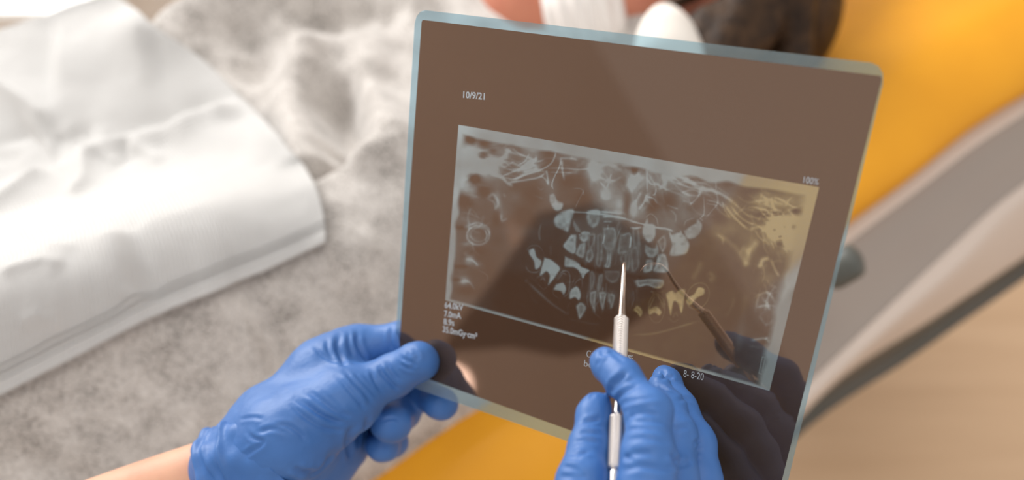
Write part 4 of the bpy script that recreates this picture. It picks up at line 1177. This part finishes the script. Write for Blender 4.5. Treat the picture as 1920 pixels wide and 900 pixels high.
g.group([[J(620, 830, 0.050, 38), J(720, 810, 0.074, 29), J(735, 828, 0.050, 27), J(718, 838, 0.030, 26), J(714, 839, 0.027, 25)]], 0.005, 0.004)               # little
gv_, gq = g.build(); gv_ = relax(gv_, gq, 2, 0.4)
def c5(p): return [(340 + x / 2.8125, 580 + y / 2.8125) for x, y in p]
F = lambda pts, w, d: (c5(pts), w, d)
folds = [
    F([(700, 190), (740, 240), (800, 275), (860, 300)], 0.0012, 0.0007), F([(830, 130), (825, 200), (850, 280), (870, 300)], 0.0015, 0.0012), F([(925, 110), (930, 180), (965, 250), (990, 280)], 0.0014, 0.0011),
    F([(885, 120), (885, 190), (910, 260)], 0.0011, 0.0006), F([(770, 160), (775, 220), (810, 270)], 0.0011, 0.0006), F([(1110, 90), (1105, 160), (1112, 220)], 0.0012, 0.0008),
    F([(1040, 290), (1065, 340), (1110, 390), (1150, 430)], 0.0012, 0.0011), F([(1080, 275), (1110, 330), (1150, 380)], 0.0011, 0.0008), F([(1000, 320), (1020, 380), (1060, 440)], 0.0010, 0.0006),
    F([(1150, 250), (1190, 270), (1225, 290), (1210, 310)], 0.0010, 0.0007), F([(1190, 230), (1200, 270)], 0.0009, 0.0006), F([(1150, 280), (1185, 310), (1230, 320)], 0.0010, 0.0006), F([(1215, 200), (1245, 240), (1240, 280)], 0.0010, 0.0005),
    F([(860, 320), (900, 370), (960, 430), (1010, 500)], 0.0013, 0.0007), F([(820, 350), (880, 420), (940, 490), (960, 520)], 0.0012, 0.0006), F([(900, 330), (960, 390), (1020, 460)], 0.0011, 0.0005),
    F([(660, 425), (740, 480), (820, 540), (905, 575)], 0.0014, 0.0010), F([(600, 465), (690, 530), (780, 580), (880, 600)], 0.0014, 0.0010), F([(570, 490), (640, 560), (740, 620), (860, 640)], 0.0012, 0.0007), F([(720, 420), (800, 490), (880, 560)], 0.0012, 0.0006),
    F([(640, 470), (720, 545), (830, 590)], 0.0011, 0.0006), F([(480, 610), (560, 615), (620, 650), (660, 690)], 0.0012, 0.0007), F([(400, 650), (480, 630), (560, 650)], 0.0012, 0.0007),
    F([(640, 860), (700, 870), (760, 820), (800, 760)], 0.0025, 0.0016), F([(590, 830), (640, 860), (700, 850)], 0.0020, 0.0012), F([(900, 610), (880, 700), (890, 790)], 0.0022, 0.0014), F([(980, 560), (975, 660), (960, 760)], 0.0018, 0.0010),
    F([(1060, 585), (1110, 575), (1145, 580)], 0.0010, 0.0006), F([(1040, 560), (1010, 600)], 0.0012, 0.0004), F([(340, 640), (380, 680), (430, 700), (380, 740), (300, 790)], 0.0012, 0.0008),
    F([(300, 580), (380, 570), (430, 580)], 0.0010, 0.0006),
]
gv_ = creases(gv_, gq, folds)
gv_ = gv_ + vert_normals(gv_, gq) * (0.00022 * vnoise(gv_[:, 0], gv_[:, 1], gv_[:, 2], 190, 5) + 0.0003 * vnoise(gv_[:, 0], gv_[:, 1], gv_[:, 2], 70, 6))[:, None]
glove = fast_mesh('glove', gv_, gq, M_glove, hand)

# forearm and rolled cuff
def tube(name, spine, radii, mat, parent, n=48, m=60, squash=1.0, bump_fn=None, cap=True):
    sp = catmull(np.array(spine), m); rr = np.interp(np.linspace(0, 1, m), np.linspace(0, 1, len(radii)), radii)
    V = []
    for i in range(m):
        t = sp[min(i + 1, m - 1)] - sp[max(i - 1, 0)]; t /= np.linalg.norm(t)
        e1 = np.cross(t, FW); e1 /= np.linalg.norm(e1); e2 = np.cross(t, e1)
        for k in range(n):
            a = 2 * math.pi * k / n; r = rr[i] + (bump_fn(i / (m - 1), a) if bump_fn else 0)
            V.append(sp[i] + r * (math.cos(a) * e1 + squash * math.sin(a) * e2))
    Q = [tuple(q_) for q_ in grid_quads(m, n, wrap_v=True)]
    if cap: Q += [tuple(range(n)), tuple((m - 1) * n + k for k in range(n))[::-1]]
    o = mesh_obj(name, V, Q, mat, parent)
    bm = bmesh.new(); bm.from_mesh(o.data); bmesh.ops.recalc_face_normals(bm, faces=bm.faces); bm.to_mesh(o.data); bm.free()
    return o
w0, w1, w2, w3 = P(490, 860, D0), P(390, 898, D0 - 0.002), P(200, 970, D0 - 0.01), P(-250, 1150, D0 - 0.04)
PXM = D0 / FPX
tube('forearm', [w0, w1, w2, w3], [66 * PXM, 71 * PXM, 76 * PXM, 100 * PXM], M_skin, hand, 48, 50, 0.8)
def cuff_fn(t, a):
    roll = 0.0026 * math.exp(-((t - 0.93) / 0.06) ** 2) + 0.0026 * math.exp(-((t - 0.42 - 0.16 * math.sin(a + 0.6)) / 0.05) ** 2) + 0.0014 * math.exp(-((t - 0.66 + 0.14 * math.sin(a + 2.0)) / 0.04) ** 2) + 0.0012
    return roll + 0.0011 * math.sin(3 * a + 4 * t) * (0.4 + 0.6 * t) + 0.0008 * math.sin(7 * a - 8 * t) + 0.0003 * math.sin(13 * a + 15 * t)
cf = tube('cuff', [P(520, 842, D0 - 0.016), P(474, 872, D0 - 0.014), P(420, 898, D0 - 0.010)], [78 * PXM, 83 * PXM, 82 * PXM], M_glove, hand, 96, 50, 0.84, cuff_fn, False)
sm = cf.modifiers.new('thickness', 'SOLIDIFY'); sm.thickness = 0.0008; sm.offset = -1

# ================================================================== steel probe
T_TIP = 0.021
def behind(u, v, gap): return P(u, v, film_depth(u, v) - gap)
probe = empty('dental_probe', P(1155, 830, 0.385))
tag(probe, 'slim steel dental probe with knurled handle pointing at the X-ray', 'dental probe')
A_top = behind(1165.5, 594, 0.0445)              # top of the upper grip
ax_dir = P(1155, 830, 0.362) - A_top; ax_dir /= np.linalg.norm(ax_dir)
def along(t): return A_top + ax_dir * t
def axis_at(v):
    """running length on the handle at photo row v"""
    lo, hi = -0.05, 0.5
    for _ in range(50):
        m = (lo + hi) / 2; p = along(m) - C0
        row = PPY - (p @ UP) / (p @ FW) * FPX
        if row < v: lo = m
        else: hi = m
    return lo
RG = 0.0029
def revolve(name, prof, mat, n=48, knurl=0.0, pitch=0.0013):
    """turned piece on the probe's axis: prof = [(t, r)]"""
    t_ = ax_dir; e1 = np.cross(t_, FW); e1 /= np.linalg.norm(e1); e2 = np.cross(t_, e1)
    V = []
    for (tt, r) in prof:
        for k in range(n):
            a = 2 * math.pi * k / n
            rr = r
            if knurl:
                fold = abs(((a - math.pi * 0.5) / (math.pi / 2.0)) % 2 - 1)
                ph = tt / pitch + fold * 2.2
                rr = r + knurl * (1 - 2 * abs((ph % 1.0) * 2 - 1)) * (1 if r > RG * 0.9 else 0.2)
            V.append(along(tt) + rr * (math.cos(a) * e1 + math.sin(a) * e2))
    Q = [tuple(q_) for q_ in grid_quads(len(prof), n, wrap_v=True)] + [tuple(range(n)), tuple((len(prof) - 1) * n + k for k in range(n))[::-1]]
    o = mesh_obj(name, V, Q, mat, probe)
    bm = bmesh.new(); bm.from_mesh(o.data); bmesh.ops.recalc_face_normals(bm, faces=bm.faces); bm.to_mesh(o.data); bm.free()
    return o
t1, t2, t3, t4 = axis_at(735), axis_at(778), axis_at(884), axis_at(1050)
def grip(a, b):
    pr = [(a, RG * 0.55), (a + 0.0006, RG * 0.80), (a + 0.0014, RG)]
    pr += [(x, RG) for x in np.arange(a + 0.0016, b - 0.0014, 0.00022)]
    return pr + [(b - 0.0008, RG * 0.85), (b, RG * 0.55)]
revolve('knurled_grip', grip(0.0, t1), M_knurl, 72, 0.00048)
revolve('neck', [(t1 - 0.001, RG * 0.5), (t1 + 0.001, RG * 0.42), ((t1 + t2) / 2, RG * 0.48), (t2 - 0.001, RG * 0.55), (t2 + 0.001, RG * 0.5)], M_steel, 32)
revolve('knurled_grip', grip(t2, t3), M_knurl, 72, 0.00048)
revolve('handle', [(t3 - 0.001, RG * 0.5), (t3 + 0.0005, RG * 0.82), (t3 + 0.002, RG * 0.86), (t4 - 0.004, RG * 0.86), (t4 - 0.001, RG * 0.7), (t4, RG * 0.3)], M_steel, 40)
# shank and sickle: rises, bends over towards the film and comes back down
hook = [along(0.001), behind(1167, 560, 0.034), behind(1168.6, 532, 0.0275), behind(1169.6, 510, 0.0235), behind(1170.2, 497, 0.0195), behind(1170.2, 494, 0.0150), behind(1169.8, 499, 0.0112), behind(1169.2, 509, 0.0088)]
tube('sickle_shank', hook, [RG * 0.62, RG * 0.46, RG * 0.40, RG * 0.33, RG * 0.30, RG * 0.26, RG * 0.18, RG * 0.05], M_steel, probe, 28, 90)

# ================================================================== hand that holds the probe
def K(u, v, d, rpx): return (P(u, v, d), rpx * d / FPX)
hand2 = empty('gloved_hand', P(1180, 1050, 0.36))
tag(hand2, 'blue-gloved hand holding the steel probe in front of the X-ray', 'hand')
r = Body(0.0009)
r.group([[K(1190, 1010, 0.352, 66), K(1215, 1120, 0.352, 92)], [K(1250, 1015, 0.372, 60), K(1240, 1130, 0.370, 92)], [K(1300, 1010, 0.392, 54), K(1260, 1140, 0.385, 90)],
         [K(1330, 1000, 0.41, 46), K(1290, 1130, 0.40, 80)], [K(1075, 985, 0.352, 54), K(1150, 1150, 0.350, 84)], [K(1215, 1120, 0.352, 92), K(1230, 1260, 0.365, 100)], [K(1230, 1260, 0.365, 100), K(1235, 1330, 0.375, 92)]], 0.012, 0)
r.group([[K(1131, 677, 0.3765, 22), K(1139, 685, 0.375, 26), K(1168, 710, 0.369, 31), K(1217, 774, 0.358, 40), K(1216, 850, 0.352, 46), K(1212, 920, 0.350, 52), K(1208, 1010, 0.350, 62)]], 0.006, 0.004)          # index
r.group([[K(1235, 722, 0.405, 20), K(1252, 770, 0.394, 33), K(1266, 815, 0.384, 38), K(1262, 900, 0.375, 46), K(1255, 1015, 0.372, 58)]], 0.005, 0.0015)   # middle
r.group([[K(1243, 704, 0.424, 18), K(1250, 715, 0.421, 24), K(1272, 765, 0.412, 32), K(1302, 835, 0.402, 39), K(1310, 900, 0.398, 42), K(1300, 1010, 0.392, 52)]], 0.005, 0.0015)   # ring
r.group([[K(1290, 800, 0.425, 24), K(1318, 880, 0.418, 30), K(1320, 940, 0.414, 36), K(1325, 1000, 0.410, 44)]], 0.005, 0.002)                                  # little
r.group([[K(1119, 762, 0.374, 24), K(1114, 777, 0.373, 28), K(1104, 838, 0.366, 34), K(1092, 900, 0.358, 45), K(1078, 985, 0.352, 56)]], 0.006, 0.004)          # thumb
rv2, rq2 = r.build(); rv2 = relax(rv2, rq2, 2, 0.4)
def c6(p): return [(1000 + x / 2.8125, 580 + y / 2.8125) for x, y in p]
F = lambda pts, w, d: (c6(pts), w, d)
folds = [
    F([(400, 440), (420, 410), (460, 370), (500, 340)], 0.0013, 0.0012), F([(400, 400), (440, 370), (500, 320)], 0.0010, 0.0006), F([(420, 450), (460, 400), (540, 360)], 0.0010, 0.0007), F([(430, 480), (480, 440), (560, 400)], 0.0011, 0.0006),
    F([(495, 575), (530, 555), (600, 545), (680, 560)], 0.0014, 0.0013), F([(480, 540), (540, 520), (620, 510), (690, 520)], 0.0011, 0.0007), F([(460, 500), (540, 480), (640, 470)], 0.0010, 0.0006), F([(490, 600), (560, 590), (660, 590), (720, 610)], 0.0011, 0.0006),
    F([(480, 640), (560, 630), (650, 640)], 0.0010, 0.0005), F([(475, 700), (560, 680), (660, 690), (720, 710)], 0.0011, 0.0005), F([(470, 790), (540, 760), (640, 760)], 0.0011, 0.0006), F([(480, 770), (500, 790), (540, 800)], 0.0010, 0.0006), F([(470, 850), (560, 830), (680, 840), (760, 830)], 0.0012, 0.0006),
    F([(365, 205), (370, 235), (400, 240)], 0.0010, 0.0010), F([(340, 200), (350, 260), (330, 300)], 0.0010, 0.0005), F([(400, 215), (440, 250), (480, 280)], 0.0010, 0.0005),
    F([(735, 760), (740, 790), (760, 815)], 0.0016, 0.0014), F([(760, 830), (800, 820), (835, 790)], 0.0012, 0.0007), F([(845, 710), (860, 700), (885, 695)], 0.0010, 0.0008), F([(848, 735), (870, 730), (890, 725)], 0.0010, 0.0008), F([(850, 755), (875, 752), (895, 750)], 0.0010, 0.0006), F([(740, 640), (790, 620), (825, 620)], 0.0011, 0.0005),
    F([(660, 400), (690, 420), (730, 430)], 0.0010, 0.0008), F([(710, 340), (720, 355), (740, 350)], 0.0010, 0.0008), F([(640, 345), (690, 360), (760, 390)], 0.0012, 0.0006), F([(680, 310), (690, 350), (670, 380)], 0.0010, 0.0006), F([(760, 480), (800, 470), (840, 480)], 0.0010, 0.0005),
    F([(250, 600), (300, 590), (360, 575)], 0.0011, 0.0009), F([(230, 660), (290, 650), (370, 655)], 0.0011, 0.0006), F([(190, 760), (240, 765), (300, 750)], 0.0011, 0.0009), F([(175, 780), (220, 790), (260, 780)], 0.0011, 0.0006), F([(210, 700), (270, 690), (360, 700)], 0.0011, 0.0005), F([(150, 830), (210, 840), (260, 870)], 0.0011, 0.0007), F([(240, 620), (300, 615), (380, 610)], 0.0010, 0.0004),
    F([(130, 880), (200, 880), (300, 890)], 0.0011, 0.0005), F([(300, 470), (320, 440), (350, 440)], 0.0010, 0.0004),
]
rv2 = creases(rv2, rq2, folds)
rv2 = rv2 + vert_normals(rv2, rq2) * (0.00022 * vnoise(rv2[:, 0], rv2[:, 1], rv2[:, 2], 200, 15) + 0.0003 * vnoise(rv2[:, 0], rv2[:, 1], rv2[:, 2], 70, 16))[:, None]
fast_mesh('glove', rv2, rq2, M_glove, hand2)
a0, a1, a2 = P(1232, 1270, 0.368), P(1236, 1420, 0.38), P(1260, 2100, 0.44)
tube('forearm', [a0, a1, a2], [0.0205, 0.0225, 0.034], M_skin, hand2, 40, 40, 0.85)
cf = tube('cuff', [P(1230, 1250, 0.366), P(1234, 1330, 0.372), P(1238, 1430, 0.38)], [0.0235, 0.0240, 0.0252], M_glove, hand2, 96, 50, 0.9, cuff_fn, False)
sm = cf.modifiers.new('thickness', 'SOLIDIFY'); sm.thickness = 0.0008; sm.offset = -1

# ================================================================== operating lamp to the left of the patient, mirrored in the film
def mirror_point(u, v, k):
    """where the sight line through (u, v) goes after glancing off the film"""
    r_ = ray(u, v); r_ = r_ / np.linalg.norm(r_); hit = P(u, v, film_depth(u, v))
    return hit + k * (r_ - 2 * (r_ @ FN) * FN)
LK = 0.80
lc = mirror_point(846, 722, LK); lt = (P(846, 722, film_depth(846, 722)) - lc); lt /= np.linalg.norm(lt)
lamp = empty('dental_lamp', lc)
tag(lamp, 'dental lamp whose white disc is mirrored in the film below the thumb', 'lamp')
lathe('diffuser', [(0.002, 0.004), (0.022, 0.003), (0.030, 0.0)], lc, M_lamp_glow, lamp, 40, axis=lt)
lathe('housing', [(0.0315, -0.002), (0.036, -0.003), (0.038, -0.012), (0.034, -0.04), (0.012, -0.06)], lc, M_shell, lamp, 40, axis=lt)
wed = [(805, 700), (850, 620), (930, 520), (1010, 400), (1120, 380), (1240, 470), (1240, 570), (1110, 660), (1060, 668), (960, 650), (850, 658)]  # outline of an added, unseen plate, shaped to mirror as a dark wedge
n_w = len(wed)
Wv = [mirror_point(u, v, LK + 0.02) for u, v in wed] + [mirror_point(u, v, LK + 0.02) - lt * 0.04 for u, v in wed]
mesh_obj('mirrored_wedge', Wv, [tuple(range(n_w)), tuple(range(2 * n_w - 1, n_w - 1, -1))] + [(k, (k + 1) % n_w, n_w + (k + 1) % n_w, n_w + k) for k in range(n_w)], M_wedge, lamp, smooth=False)
wc = np.mean(Wv, axis=0); wall_pt = np.array([-2.51, wc[1] - 0.25, 2.1])
tube('wall_bracket', [wc - lt * 0.02, wc - lt * 0.35 + np.array([0, 0, 0.05]), wall_pt], [0.016, 0.018, 0.022], M_shell, lamp, 20, 30)
